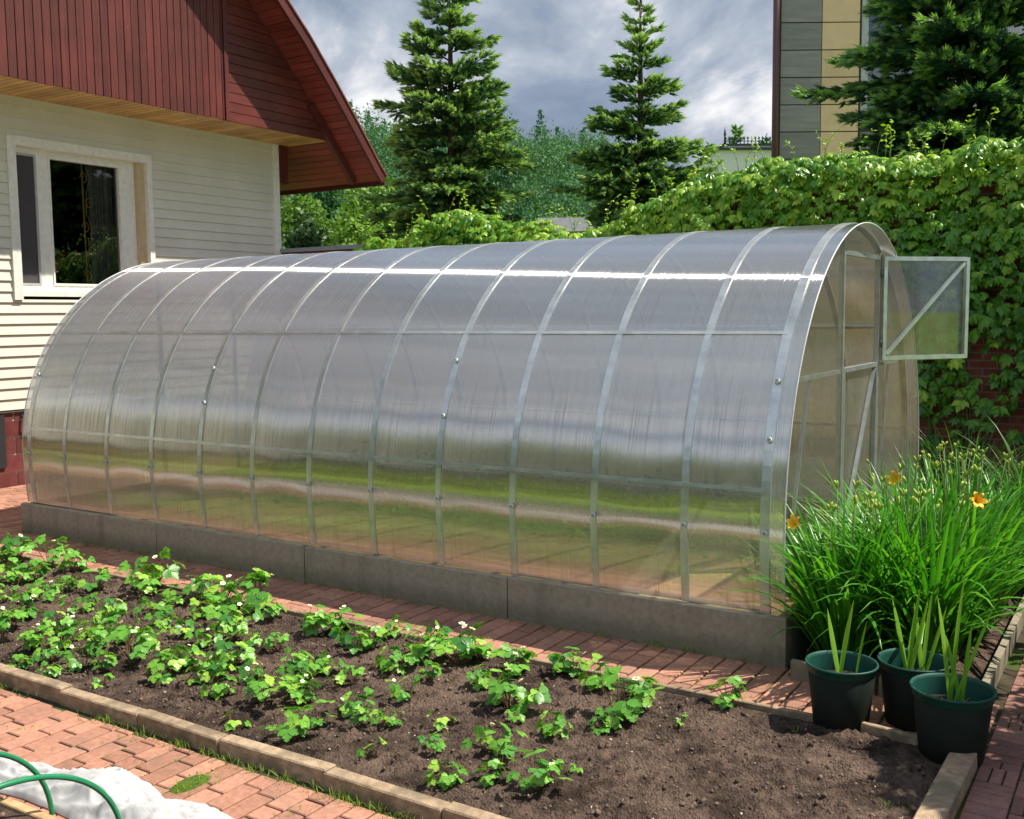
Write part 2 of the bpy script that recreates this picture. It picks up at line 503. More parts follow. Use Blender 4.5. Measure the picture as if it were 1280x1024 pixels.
def mk_poly(name, aniso=0.9, rough=0.42, milk=0.55, refl=2.6):
    """twin-wall polycarbonate: milky walls, see-through, and glossy reflections smeared by the channels"""
    t = NT(name)
    uv = t.n.new('ShaderNodeUVMap')
    tan = t.n.new('ShaderNodeTangent')
    tan.direction_type = 'UV_MAP'
    v = t.coord()
    # channel lines: u = metres across the channels
    wv = t.n.new('ShaderNodeTexWave')
    wv.wave_type = 'BANDS'
    wv.bands_direction = 'X'
    wv.inputs['Scale'].default_value = 14.0
    wv.inputs['Distortion'].default_value = 0.0
    t.link(uv.outputs[0], wv.inputs['Vector'])
    mp = t.n.new('ShaderNodeMapping')
    mp.inputs['Scale'].default_value = (38, 1.1, 1)
    t.link(uv.outputs[0], mp.inputs['Vector'])
    streak = t.noise(mp.outputs[0], 1.0, 5, 0.6)
    big = t.noise(v, 1.1, 4, 0.6)
    dirt = t.ramp(big, [(0.35, (0.0,)*3), (0.7, (1.0,)*3)])
    # lights
    tp = t.n.new('ShaderNodeBsdfTransparent')
    t.link(t.mix(wv.outputs['Fac'], (0.72, 0.73, 0.68), (0.93, 0.93, 0.88)), tp.inputs['Color'])
    df = t.n.new('ShaderNodeBsdfDiffuse')
    t.link(t.mix(dirt, (0.42, 0.45, 0.42), (0.50, 0.48, 0.38)), df.inputs['Color'])
    tl = t.n.new('ShaderNodeBsdfTranslucent')
    t.link(t.mix(dirt, (0.74, 0.74, 0.73), (0.72, 0.68, 0.62)), tl.inputs['Color'])
    m1 = t.n.new('ShaderNodeMixShader')
    m1.inputs[0].default_value = 0.5
    t.link(df.outputs[0], m1.inputs[1])
    t.link(tl.outputs[0], m1.inputs[2])
    m2 = t.n.new('ShaderNodeMixShader')
    lo, hi = milk-0.16, milk+0.2
    t.link(t.ramp(streak, [(0.3, (max(0.02, lo),)*3), (0.7, (hi,)*3)]), m2.inputs[0])
    t.link(tp.outputs[0], m2.inputs[1])
    t.link(m1.outputs[0], m2.inputs[2])
    gl = t.n.new('ShaderNodeBsdfAnisotropic') if hasattr(bpy.types, 'ShaderNodeBsdfAnisotropic') else t.n.new('ShaderNodeBsdfGlossy')
    gl.inputs['Roughness'].default_value = rough
    t.link(t.ramp(streak, [(0.3, (rough*.75,)*3), (0.55, (rough,)*3), (0.72, (min(1, rough*2.1),)*3)]), gl.inputs['Roughness'])
    if 'Anisotropy' in gl.inputs:
        gl.inputs['Anisotropy'].default_value = aniso
        gl.inputs['Rotation'].default_value = 0.25
        t.link(tan.outputs[0], gl.inputs['Tangent'])
    gl.inputs['Color'].default_value = (1, 1, 1, 1)
    fr = t.new('ShaderNodeFresnel', IOR=1.58)
    f = t.math('MINIMUM', t.math('ADD', t.math('MULTIPLY', fr.outputs[0], refl), 0.115*refl), 0.85)
    m3 = t.n.new('ShaderNodeMixShader')
    t.link(f, m3.inputs[0])
    t.link(m2.outputs[0], m3.inputs[1])
    t.link(gl.outputs[0], m3.inputs[2])
    return t.done(m3)


M['poly'] = mk_poly('polycarbonate', milk=0.29, rough=0.17, aniso=0.93)
M['polyend'] = mk_poly('polycarbonate_end', rough=0.1, milk=0.10, refl=0.12)
M['polyfar'] = mk_poly('polycarbonate_far', rough=0.2, milk=0.78, refl=1.0)

# ------------------------------------------------------------------ mesh helpers


def link(name, mesh, mat=None, parent=None):
    o = bpy.data.objects.new(name, mesh)
    COL.objects.link(o)
    if mat is not None:
        for mm in (mat if isinstance(mat, (list, tuple)) else [mat]):
            mesh.materials.append(mm)
    if parent is not None:
        o.parent = parent
    return o


def tag(o, label=None, cat=None, group=None, kind=None):
    if label:
        o['label'] = label
    if cat:
        o['category'] = cat
    if group:
        o['group'] = group
    if kind:
        o['kind'] = kind
    return o


def thing(name, loc=(0, 0, 0), rz=0.0, label=None, cat=None, group=None):
    o = bpy.data.objects.new(name, None)
    COL.objects.link(o)
    o.empty_display_size = 0.1
    o.location = loc
    o.rotation_euler = (0, 0, rz)
    return tag(o, label, cat, group)


def npmesh(name, V, F, tint=None, smooth=False, uv=None, midx=None):
    """V (n,3) floats; F list/array of faces (all the same length k, or a list of arrays)"""
    me = bpy.data.meshes.new(name)
    groups = F if isinstance(F, list) and len(F) and isinstance(F[0], np.ndarray) and F[0].ndim == 2 else [np.asarray(F)]
    nl = sum(g.size for g in groups)
    nf = sum(len(g) for g in groups)
    me.vertices.add(len(V))
    me.vertices.foreach_set('co', np.asarray(V, np.float32).ravel())
    me.loops.add(nl)
    me.loops.foreach_set('vertex_index', np.concatenate([g.ravel() for g in groups]).astype(np.int32))
    me.polygons.add(nf)
    ks = np.concatenate([np.full(len(g), g.shape[1]) for g in groups])
    st = np.concatenate([[0], np.cumsum(ks)[:-1]])
    me.polygons.foreach_set('loop_start', st.astype(np.int32))
    me.polygons.foreach_set('loop_total', ks.astype(np.int32))
    if smooth:
        me.polygons.foreach_set('use_smooth', np.ones(nf, bool))
    if midx is not None:
        me.polygons.foreach_set('material_index', np.asarray(midx, np.int32))
    me.update(calc_edges=True)
    if tint is not None:
        at = me.attributes.new('tint', 'FLOAT', 'POINT')
        at.data.foreach_set('value', np.asarray(tint, np.float32))
    if uv is not None:
        ul = me.uv_layers.new(name='UVMap')
        idx = np.concatenate([g.ravel() for g in groups])
        ul.data.foreach_set('uv', np.asarray(uv, np.float32)[idx].ravel())
    me.validate()
    return me


def basis(D, N):
    """columns side, dir, normal for arrays of directions D and rough normals N"""
    D = D/np.linalg.norm(D, axis=1, keepdims=True)
    S = np.cross(D, N)
    S /= np.linalg.norm(S, axis=1, keepdims=True)+1e-9
    N2 = np.cross(S, D)
    return np.stack([S, D, N2], axis=2)


def inst(tv, tf, B, O, sc, tint):
    """instances of template (tv,tf) with bases B (m,3,3), offsets O, scale sc (m) or (m,3) -> V,F,T"""
    tv = np.asarray(tv, float)
    tf = np.asarray(tf)
    mcount = len(O)
    sc = np.asarray(sc, float)
    if sc.ndim == 1:
        sc = np.repeat(sc[:, None], 3, 1)
    loc = tv[None, :, :]*sc[:, None, :]
    V = np.einsum('mij,mkj->mki', B, loc)+O[:, None, :]
    F = tf[None]+(np.arange(mcount)*len(tv))[:, None, None]
    T = np.repeat(np.asarray(tint, float), len(tv))
    return V.reshape(-1, 3), F.reshape(-1, tf.shape[1]), T


def join(parts):
    Vs, Fs, Ts, off = [], [], [], 0
    for V, F, T in parts:
        Vs.append(V)
        Fs.append(F+off)
        Ts.append(T)
        off += len(V)
    return np.concatenate(Vs), Fs, np.concatenate(Ts)


def unit(v):
    v = np.asarray(v, float)
    return v/np.linalg.norm(v)


class MB:
    """collects boxes, tubes and polygons into ONE mesh"""

    def __init__(s):
        s.v, s.f, s.t, s.sm = [], [], [], []

    def poly(s, pts, tint=0.5, smooth=False):
        b = len(s.v)
        s.v += [tuple(p) for p in pts]
        s.t += [tint]*len(pts)
        s.f.append(list(range(b, b+len(pts))))
        s.sm.append(smooth)
        return s

    def box(s, x0, y0, z0, x1, y1, z1, tint=0.5, bev=0.0):
        if bev <= 0:
            P = [(x0, y0, z0), (x1, y0, z0), (x1, y1, z0), (x0, y1, z0), (x0, y0, z1), (x1, y0, z1), (x1, y1, z1), (x0, y1, z1)]
            Fs = [(0, 3, 2, 1), (4, 5, 6, 7), (0, 1, 5, 4), (1, 2, 6, 5), (2, 3, 7, 6), (3, 0, 4, 7)]
        else:
            e = bev
            P = [(x0, y0, z0), (x1, y0, z0), (x1, y1, z0), (x0, y1, z0), (x0, y0, z1-e), (x1, y0, z1-e), (x1, y1, z1-e), (x0, y1, z1-e),
                 (x0+e, y0+e, z1), (x1-e, y0+e, z1), (x1-e, y1-e, z1), (x0+e, y1-e, z1)]
            Fs = [(0, 3, 2, 1), (0, 1, 5, 4), (1, 2, 6, 5), (2, 3, 7, 6), (3, 0, 4, 7), (4, 5, 9, 8), (5, 6, 10, 9), (6, 7, 11, 10), (7, 4, 8, 11), (8, 9, 10, 11)]
        b = len(s.v)
        s.v += P
        s.t += [tint]*len(P)
        for f in Fs:
            s.f.append([b+i for i in f])
            s.sm.append(False)
        return s

    def beam(s, p, q, w, h, up=(0, 0, 1), tint=0.5):
        """rectangular bar from p to q"""
        p, q = np.asarray(p, float), np.asarray(q, float)
        d = unit(q-p)
        sd = np.cross(d, up)
        if np.linalg.norm(sd) < 1e-6:
            sd = np.cross(d, (1, 0, 0))
        sd = unit(sd)
        u = np.cross(sd, d)
        b = len(s.v)
        for c in (p, q):
            for a1, a2 in ((-1, -1), (1, -1), (1, 1), (-1, 1)):
                s.v.append(tuple(c+sd*a1*w/2+u*a2*h/2))
        s.t += [tint]*8
        for f in ((0, 1, 2, 3), (7, 6, 5, 4), (0, 4, 5, 1), (1, 5, 6, 2), (2, 6, 7, 3), (3, 7, 4, 0)):
            s.f.append([b+i for i in f])
            s.sm.append(False)
        return s

    def tube(s, pts, r, seg=8, tint=0.5, caps=True):
        pts = [np.asarray(p, float) for p in pts]
        rs = r if isinstance(r, (list, tuple, np.ndarray)) else [r]*len(pts)
        b = len(s.v)
        prev = None
        for i, p in enumerate(pts):
            d = unit(pts[min(i+1, len(pts)-1)]-pts[max(i-1, 0)])
            if prev is None:
                a = np.cross(d, (0, 0, 1))
                if np.linalg.norm(a) < 1e-3:
                    a = np.cross(d, (1, 0, 0))
            else:
                a = prev-d*np.dot(prev, d)
            a = unit(a)
            prev = a
            c = np.cross(d, a)
            for k in range(seg):
                an = 2*pi*k/seg
                s.v.append(tuple(p+(a*cos(an)+c*sin(an))*rs[i]))
                s.t.append(tint)
        for i in range(len(pts)-1):
            for k in range(seg):
                k2 = (k+1) % seg
                s.f.append([b+i*seg+k, b+i*seg+k2, b+(i+1)*seg+k2, b+(i+1)*seg+k])
                s.sm.append(True)
        if caps:
            s.f.append([b+k for k in range(seg)][::-1])
            s.sm.append(False)
            s.f.append([b+(len(pts)-1)*seg+k for k in range(seg)])
            s.sm.append(False)
        return s

    def lathe(s, prof, c=(0, 0, 0), seg=40, tint=0.5):
        b = len(s.v)
        for r, z in prof:
            for k in range(seg):
                a = 2*pi*k/seg
                s.v.append((c[0]+r*cos(a), c[1]+r*sin(a), c[2]+z))
                s.t.append(tint)
        for i in range(len(prof)-1):
            for k in range(seg):
                k2 = (k+1) % seg
                s.f.append([b+i*seg+k, b+i*seg+k2, b+(i+1)*seg+k2, b+(i+1)*seg+k])
                s.sm.append(True)
        return s

    def build(s, name, mat, parent=None, bevel=0.0):
        me = bpy.data.meshes.new(name)
        me.from_pydata(s.v, [], s.f)
        me.polygons.foreach_set('use_smooth', s.sm)
        at = me.attributes.new('tint', 'FLOAT', 'POINT')
        at.data.foreach_set('value', s.t)
        me.update()
        o = link(name, me, mat, parent)
        if bevel:
            bm = o.modifiers.new('bevel', 'BEVEL')
            bm.width = bevel
            bm.segments = 2
            bm.limit_method = 'ANGLE'
        return o


def copy_tree(o, parent=None):
    c = o.copy()
    COL.objects.link(c)
    c.parent = parent
    for ch in list(o.children):
        copy_tree(ch, c)
    return c


def fbm(x, y, z=0.0, o=4):
    s, a, f = 0.0, 1.0, 1.0
    for _ in range(o):
        s += a*mnoise.noise(Vector((x*f, y*f, z+f)))
        a *= 0.5
        f *= 2.03
    return s


def ordinal(n):
    w = ['', 'first', 'second', 'third', 'fourth', 'fifth', 'sixth', 'seventh', 'eighth', 'ninth', 'tenth', 'eleventh', 'twelfth', 'thirteenth', 'fourteenth', 'fifteenth', 'sixteenth', 'seventeenth', 'eighteenth', 'nineteenth', 'twentieth']
    if n <= 20:
        return w[n]
    tens = {2: 'twenty', 3: 'thirty', 4: 'forty'}[n//10]
    return tens+('-'+w[n % 10] if n % 10 else '')


# ================================================================== GROUND
def sheet(name, x0, y0, x1, y1, z, mat, kind='structure'):
    o = MB().poly([(x0, y0, z), (x1, y0, z), (x1, y1, z), (x0, y1, z)]).build(name, mat)
    tag(o, kind=kind)
    return o


sheet('ground', -900, -900, 900, 900, -0.06, M['lawn'])

BED_X0, BED_X1, BED_Y0, BED_Y1 = -8.3, 1.02, -2.20, -0.66


def lay_courses(mb, x0, x1, y0, y1, cw=0.108, seed=1, lens=(0.1, 0.2, 0.2), along='y', zt=0.0):
    """courses of long and half bricks; each brick a chamfered block with its own tilt and tint"""
    rr = random.Random(seed)
    a0, a1, b0, b1 = (x0, x1, y0, y1) if along == 'y' else (y0, y1, x0, x1)
    a = a0
    while a < a1-0.02:
        w = min(cw, a1-a)
        b = b0-rr.random()*0.2
        while b < b1:
            L = rr.choice(lens)
            e0, e1 = max(b, b0), min(b+L, b1)
            if e1-e0 > 0.025:
                g = 0.005
                zt_ = zt+rr.uniform(-0.002, 0.0015)
                j = lambda: rr.uniform(-0.0015, 0.0015)
                if along == 'y':
                    mb.box(a+g+j(), e0+g+j(), zt-0.05, a+w-g+j(), e1-g+j(), zt_, rr.random(), 0.004)
                else:
                    mb.box(e0+g+j(), a+g+j(), zt-0.05, e1-g+j(), a+w-g+j(), zt_, rr.random(), 0.004)
            b += L
        a += cw


def mosaic(mb, x0, x1, y0, y1, seed=3):
    """moulded pavers: squares, long stones and pairs of thin strips alternating"""
    rr = random.Random(seed)
    c = 0.15
    g = 0.0035
    i = 0
    x = x0
    while x < x1-0.03:
        y = y0+(0.075 if i % 2 else 0)
        j = 0
        while y < y1-0.03:
            t = (i*2+j*3+(i*j) % 3) % 4
            X1, Y1 = min(x+c, x1), min(y+c, y1)
            dx, dy = X1-x, Y1-y
            z = rr.uniform(-0.003, 0.001)
            tt = rr.random()
            if t == 0:
                rects = [(0, 0, 1, .62), (0, .62, 1, 1)]
            elif t == 1:
                rects = [(0, 0, .5, .5), (.5, 0, 1, .5), (0, .5, 1, 1)]
            elif t == 2:
                rects = [(0, 0, .33, 1), (.33, 0, .66, 1), (.66, 0, 1, 1)]
            else:
                rects = [(0, 0, 1, .33), (0, .33, 1, .66), (0, .66, 1, 1)]
            for (u0, v0, u1, v1) in rects:
                mb.box(x+dx*u0+g, y+dy*v0+g, -0.05, x+dx*u1-g, y+dy*v1-g, z, min(1, max(0, tt+rr.uniform(-.25, .25))), 0.003)
            y += c
            j += 1
        x += c
        i += 1


sheet('ground_sand', -9.5, -3.0, 4.2, 5.7, -0.009, M['mortar'])
pb = MB()
lay_courses(pb, -8.6, 1.13, -2.98, -2.30, 0.100, 1)
tag(pb.build('brick_path', M['brick']), kind='structure')
pb = MB()
lay_courses(pb, -8.6, 1.13, -0.62, -0.005, 0.112, 2)
tag(pb.build('brick_strip_path', M['brick']), kind='structure')
pb = MB()
lay_courses(pb, -8.98, -6.62, 0.0, 5.3, 0.11, 4)
lay_courses(pb, -8.98, -8.6, -2.98, 0.0, 0.11, 5)
tag(pb.build('brick_terrace', M['brick']), kind='structure')
pb = MB()
mosaic(pb, 1.14, 3.2, -2.98, 4.9)
tag(pb.build('mosaic_path', M['brick2']), kind='structure')

# soil bed, real relief ---------------------------------------------------


def soil_patch(name, x0, y0, x1, y1, step, amp, zoff, seed=0):
    nx, ny = int((x1-x0)/step)+1, int((y1-y0)/step)+1
    xs, ys = np.linspace(x0, x1, nx), np.linspace(y0, y1, ny)
    V = np.zeros((ny, nx, 3))
    for j, y in enumerate(ys):
        for i, x in enumerate(xs):
            big = mnoise.noise(Vector((x*1.6, y*1.6, seed)))
            mid = mnoise.noise(Vector((x*7, y*7, seed+3)))
            sm = abs(mnoise.noise(Vector((x*24, y*24, seed+5))))
            fi = mnoise.noise(Vector((x*60, y*60, seed+9)))
            edge = min(1.0, min(x-x0, x1-x, y-y0, y1-y)/0.06)
            V[j, i] = (x, y, zoff+edge*(0.012+amp*(0.45*big+0.40*mid+0.75*sm*(0.6+mid)+0.34*fi)))
    idx = np.arange(nx*ny).reshape(ny, nx)
    F = np.stack([idx[:-1, :-1], idx[:-1, 1:], idx[1:, 1:], idx[1:, :-1]], -1).reshape(-1, 4)
    o = link(name, npmesh(name, V.reshape(-1, 3), F, smooth=True), M['soil'])
    tag(o, kind='structure')

    def h(x, y):
        i = min(nx-1, max(0, int(round((x-x0)/(x1-x0)*(nx-1)))))
        j = min(ny-1, max(0, int(round((y-y0)/(y1-y0)*(ny-1)))))
        return V[j, i, 2]
    return h


soil_h = soil_patch('soil', BED_X0, BED_Y0, BED_X1, BED_Y1, 0.0115, 0.042, 0.004, 1)
soil_h2 = soil_patch('soil_near_bed', -6.0, -4.55, 1.4, -3.0, 0.035, 0.03, 0.0, 12)
soil_h3 = soil_patch('soil_lily_bed', 0.16, -0.12, 1.02, 4.9, 0.05, 0.03, 0.0, 21)
M['straw_mulch'] = rough_mat('straw_mulch', (0.27, 0.19, 0.075), (0.50, 0.37, 0.17), 26, 0.9, 0.8, 0.008, c3=(0.20, 0.13, 0.07), stretch=(1, 3, 1))
sheet('mulch_inside', -6.5, 0.05, 0.06, 3.27, 0.0, M['straw_mulch'])

ICO = None


def ico():
    global ICO
    if ICO is None:
        bm = bmesh.new()
        bmesh.ops.create_icosphere(bm, subdivisions=1, radius=1.0)
        ICO = (np.array([v.co[:] for v in bm.verts]), np.array([[v.index for v in f.verts] for f in bm.faces]))
        bm.free()
    return ICO


def rand_rot(n):
    q = RNG.normal(size=(n, 4))
    q /= np.linalg.norm(q, axis=1, keepdims=True)
    w, x, y, z = q.T
    return np.stack([np.stack([1-2*(y*y+z*z), 2*(x*y-z*w), 2*(x*z+y*w)], -1), np.stack([2*(x*y+z*w), 1-2*(x*x+z*z), 2*(y*z-x*w)], -1), np.stack([2*(x*z-y*w), 2*(y*z+x*w), 1-2*(x*x+y*y)], -1)], 1)


def lumps(name, n, rect, smin, smax, mat, hf, label, power=3.0):
    tv, tf = ico()
    tv = tv*(1+0.22*np.sin(tv[:, :1]*7+tv[:, 1:2]*5))
    x = RNG.uniform(rect[0], rect[2], n)
    y = RNG.uniform(rect[1], rect[3], n)
    s = smin+(smax-smin)*RNG.random(n)**power
    z = np.array([hf(a, b) for a, b in zip(x, y)])
    S = np.stack([s*RNG.uniform(.7, 1.4, n), s*RNG.uniform(.7, 1.2, n), s*RNG.uniform(.5, .9, n)], 1)
    V, F, T = inst(tv, tf, rand_rot(n), np.stack([x, y, z+s*0.15], 1), S, RNG.random(n))
    o = link(name, npmesh(name, V, F, T), mat)
    tag(o, label, 'soil' if 'clod' in name else 'pebbles', kind='stuff')


lumps('soil_clods', 9000, (BED_X0+.1, BED_Y0+.03, BED_X1-.03, BED_Y1-.03), 0.002, 0.013, M['clod'], soil_h, 'brown crumbs of soil scattered over the strawberry bed')
lumps('pebbles', 420, (BED_X0+.1, BED_Y0+.03, BED_X1-.03, BED_Y1-.03), 0.003, 0.010, M['pebble'], soil_h, 'small pale pebbles lying on the soil of the strawberry bed')

# kerbs -------------------------------------------------------------------
kx = [-8.3, -7.35, -6.5, -5.7, -4.95, -4.2, -3.45, -2.70, -2.13, -1.60, -1.0, -0.43, 0.25, 0.92]
for i in range(len(kx)-1):
    rr = random.Random(50+i)
    k = MB()
    k.box(0, -0.034, -0.05, kx[i+1]-kx[i]-0.006, 0.034, 0.066+rr.uniform(-.005, .005), rr.random(), 0.006)
    o = k.build('kerb_board', M['kerb'])
    o.location = (kx[i]+0.003, -2.235+rr.uniform(-.006, .006), 0)
    o.rotation_euler = (0, rr.uniform(-.006, .006), rr.uniform(-.012, .012))
    tag(o, 'beige kerb board along the front of the strawberry bed, %s from the right corner' % ordinal(len(kx)-1-i), 'kerb', 'kerb boards along the front of the bed')
k = MB().box(-0.048, -0.78, -0.05, 0.048, 0.70, 0.07, 0.8, 0.006).build('kerb_board', M['kerb'])
k.location = (1.075, -1.46, 0)
k.rotation_euler = (0, 0, -0.02)
tag(k, 'wide pale kerb board closing the right end of the strawberry bed', 'kerb')
for i, (xa, xb, lab) in enumerate([(-8.3, -6.2, 'far left'), (-6.19, -4.1, 'left'), (-4.09, -1.9, 'middle'), (-1.89, 0.5, 'right'), (0.51, 1.13, 'short end')]):
    rr = random.Random(80+i)
    ya = -0.64
    dy = -0.10 if i == 4 else 0.0
    o = MB().box(0, -0.014, -0.05, xb-xa-0.004, 0.014, 0.03 if i < 4 else 0.055, rr.random(), 0.004).build('edging_plank', M['kerb'])
    o.location = (xa, ya, 0)
    o.rotation_euler = (0, 0, atan2(dy, xb-xa)+rr.uniform(-.004, .004))
    tag(o, 'thin wooden edging plank at the back of the strawberry bed, %s piece' % lab, 'edging', 'planks along the back of the bed')
for i, (p, q, lab) in enumerate([((0.19, -0.15), (0.60, -0.16), 'grey edging board behind the left flower pot'), ((0.62, -0.16), (1.04, -0.18), 'grey edging board behind the right flower pot'), ((1.06, -0.16), (1.06, 1.6), 'grey edging board between the daylilies and the mosaic path, front piece'), ((1.06, 1.62), (1.06, 4.6), 'grey edging board between the daylilies and the mosaic path, rear piece')]):
    o = MB().beam((p[0], p[1], 0.02), (q[0], q[1], 0.02), 0.035, 0.15, tint=0.2).build('edging_board', M['concrete'])
    tag(o, lab, 'edging', 'boards round the daylily bed')

# ================================================================== GREENHOUSE
A, HB, ZC, BIN = 1.6603, 0.266, 0.4397, 0.0275
RIBX = [0.0]+[-0.4464-0.5503*k for k in range(11)]
RIBX.append(RIBX[-1]-0.4922)
GX0, GX1 = RIBX[-1]-0.10, 0.104


def arch(th, off=0.0):
    """point of the hoop profile; th from -ZC/A (near base) over pi/2 (ridge) to pi+ZC/A"""
    flip = th > pi/2
    t = pi-th if flip else th
    if t >= 0:
        y, z = A-(A+off)*cos(t), ZC+(A+off)*sin(t)
    else:
        z = ZC+t*A
        u = min(1.0, -t*A/ZC)
        y = BIN*u*u-off
    if flip:
        y = 2*A-y
    return y, z+HB


TH0, TH1 = -ZC/A, pi+ZC/A
gh = thing('greenhouse', (0, 0, 0), 0, 'long tunnel greenhouse of ribbed clear sheeting on steel hoops', 'greenhouse')

# cover: real bulge between the ribs


def cover():
    xs = []
    ends = [GX1]+RIBX+[GX0]
    for a, b in zip(ends[:-1], ends[1:]):
        n = max(2, int(abs(a-b)/0.035))
        xs += list(np.linspace(a, b, n, endpoint=False))
    xs.append(GX0)
    nt = 120
    ths = np.linspace(TH0, TH1, nt)
    V, UV = [], []
    for x in xs:
        # distance inside the bay
        k = 0
        ph = 0.0
        for a, b in zip(RIBX[:-1], RIBX[1:]):
            if b <= x <= a:
                ph = sin(pi*(a-x)/(a-b))
                k = RIBX.index(a)
                break
        for th in ths:
            amp = 0.0125*(0.8+0.5*sin(k*2.3))
            low = max(0.0, 1-abs(th-0.02)/0.5)
            b = amp*ph*(0.15+1.15*low)
            b += 0.0035*mnoise.noise(Vector((x*0.9, th*2.6, 3.0)))
            y, z = arch(th, 0.022+b)
            V.append((x, y, z))
            UV.append((x*5.0, th*A))
    nx = len(xs)
    idx = np.arange(nx*nt).reshape(nx, nt)
    F = np.stack([idx[:-1, :-1], idx[:-1, 1:], idx[1:, 1:], idx[1:, :-1]], -1).reshape(-1, 4)
    return npmesh('cover', np.array(V), F, smooth=True, uv=UV)


link('cover', cover(), M['poly'], gh)
# cut edge of the sheet at each end
for X in (GX1, GX0):
    e = MB()
    e.tube([(X, *arch(t, 0.022)) for t in np.linspace(TH0, TH1, 90)], 0.0045, 6)
    e.build('edge_strip', M['washer'], gh)

for i, x in enumerate(RIBX):
    r = MB()
    ths = np.linspace(TH0, TH1, 80)
    w = 0.040 if 0 < i < 12 else 0.05
    for a, b in zip(ths[:-1], ths[1:]):
        p, q = (x, *arch(a, 0.018)), (x, *arch(b, 0.018))
        mid = (a+b)/2
        r.beam(p, q, w, 0.02, up=(0, -cos(mid), sin(mid)))
    r.build('rib', M['band'], gh)
# purlins run along the whole length
for th in (0.1247, 0.6474, pi/2, pi-0.6474, pi-0.1247):
    y, z = arch(th, 0.030 if th < 0.2 else 0.014)
    MB().beam((GX0+0.12, y, z), (0.0, y, z), 0.02, 0.03, up=(0, -cos(th), sin(th))).build('purlin', M['band'], gh)
for yy in (BIN+0.0, 2*A-BIN):
    MB().beam((GX0+0.09, yy, HB+0.012), (0.02, yy, HB+0.012), 0.03, 0.02).build('base_rail', M['steel'], gh)


def washer(x, th):
    y, z = arch(th, 0.034)
    y2, z2 = arch(th, 0.046)
    o = MB().tube([(x, y-0.0, z), (x, y2, z2)], [0.017, 0.014], 14).build('washer', M['washer'], gh)
    y3, z3 = arch(th, 0.051)
    MB().tube([(x, y2, z2), (x, y3, z3)], 0.006, 8).build('screw', M['screw'], o)


for i, x in enumerate(RIBX):
    washer(x+0.004, 0.1247-0.13)
for i in (4, 8, 12):
    pass
washer(RIBX[4], 0.52)
washer(RIBX[4], 0.30)
washer(RIBX[0], 0.47)
washer(RIBX[0], 0.28)
washer(RIBX[8], 0.46)
washer(RIBX[8], 0.30)
washer(RIBX[12], 0.40)

# end wall (X = 0) with an open upper door half, and the far end wall
PY0, PY1 = 1.375, 2.305
DZ1, DZ0 = 2.20, 1.49


def arch_z(y, side):
    """height of the hoop at width y"""
    ths = np.linspace(TH0, pi/2, 400)
    yz = np.array([arch(t) for t in ths])
    yy = y if y <= A else 2*A-y
    return float(np.interp(yy, yz[:, 0], yz[:, 1])) if yy > 0.001 else HB+ZC


def end_sheet(X, name, y0, y1, z0, ztop=None, n=40, mat='polyend'):
    pts = [(X, y0, z0), (X, y1, z0)]
    ys = np.linspace(y1, y0, n)
    for y in ys:
        pts.append((X, y, arch_z(y, 0) if ztop is None else ztop))
    me = bpy.data.meshes.new(name)
    me.from_pydata(pts, [], [list(range(len(pts)))])
    ul = me.uv_layers.new(name='UVMap')
    for lp in me.loops:
        v = me.vertices[lp.vertex_index].co
        ul.data[lp.index].uv = (v.y*5, v.z)
    me.update()
    return link(name, me, M[mat], gh)


end_sheet(0.012, 'end_panel', BIN+0.01, PY0, HB)
end_sheet(0.012, 'end_panel', PY1, 2*A-BIN-0.01, HB)
end_sheet(0.012, 'end_panel', PY0+0.02, PY1-0.02, DZ1)
end_sheet(RIBX[-1]-0.012, 'end_panel', BIN+0.01, 2*A-BIN-0.01, HB, mat='polyfar')
for y in (PY0, PY1):
    MB().beam((0.004, y, HB), (0.004, y, arch_z(y, 0)), 0.034, 0.03, up=(0, 1, 0)).build('door_post', M['steel'], gh)
    MB().beam((RIBX[-1], y, HB), (RIBX[-1], y, arch_z(y, 0)), 0.03, 0.03, up=(0, 1, 0)).build('end_post', M['steel'], gh)
MB().beam((0.004, PY0+.017, DZ1), (0.004, PY1-.017, DZ1), 0.03, 0.03).build('lintel_bar', M['steel'], gh)
MB().beam((0.0, 0.20, 1.46), (0.0, PY0-.02, 1.46), 0.02, 0.025).build('cross_bar', M['steel'], gh)
MB().beam((0.0, PY1+.02, 1.46), (0.0, 2*A-0.20, 1.46), 0.02, 0.025).build('cross_bar', M['steel'], gh)
MB().beam((-0.01, 0.35, HB+.03), (-0.01, 0.75, 1.45), 0.018, 0.018).build('end_brace', M['steel'], gh)
MB().beam((-0.01, 2.45, HB+.03), (-0.01, 2.75, 1.45), 0.018, 0.018).build('end_brace', M['steel'], gh)


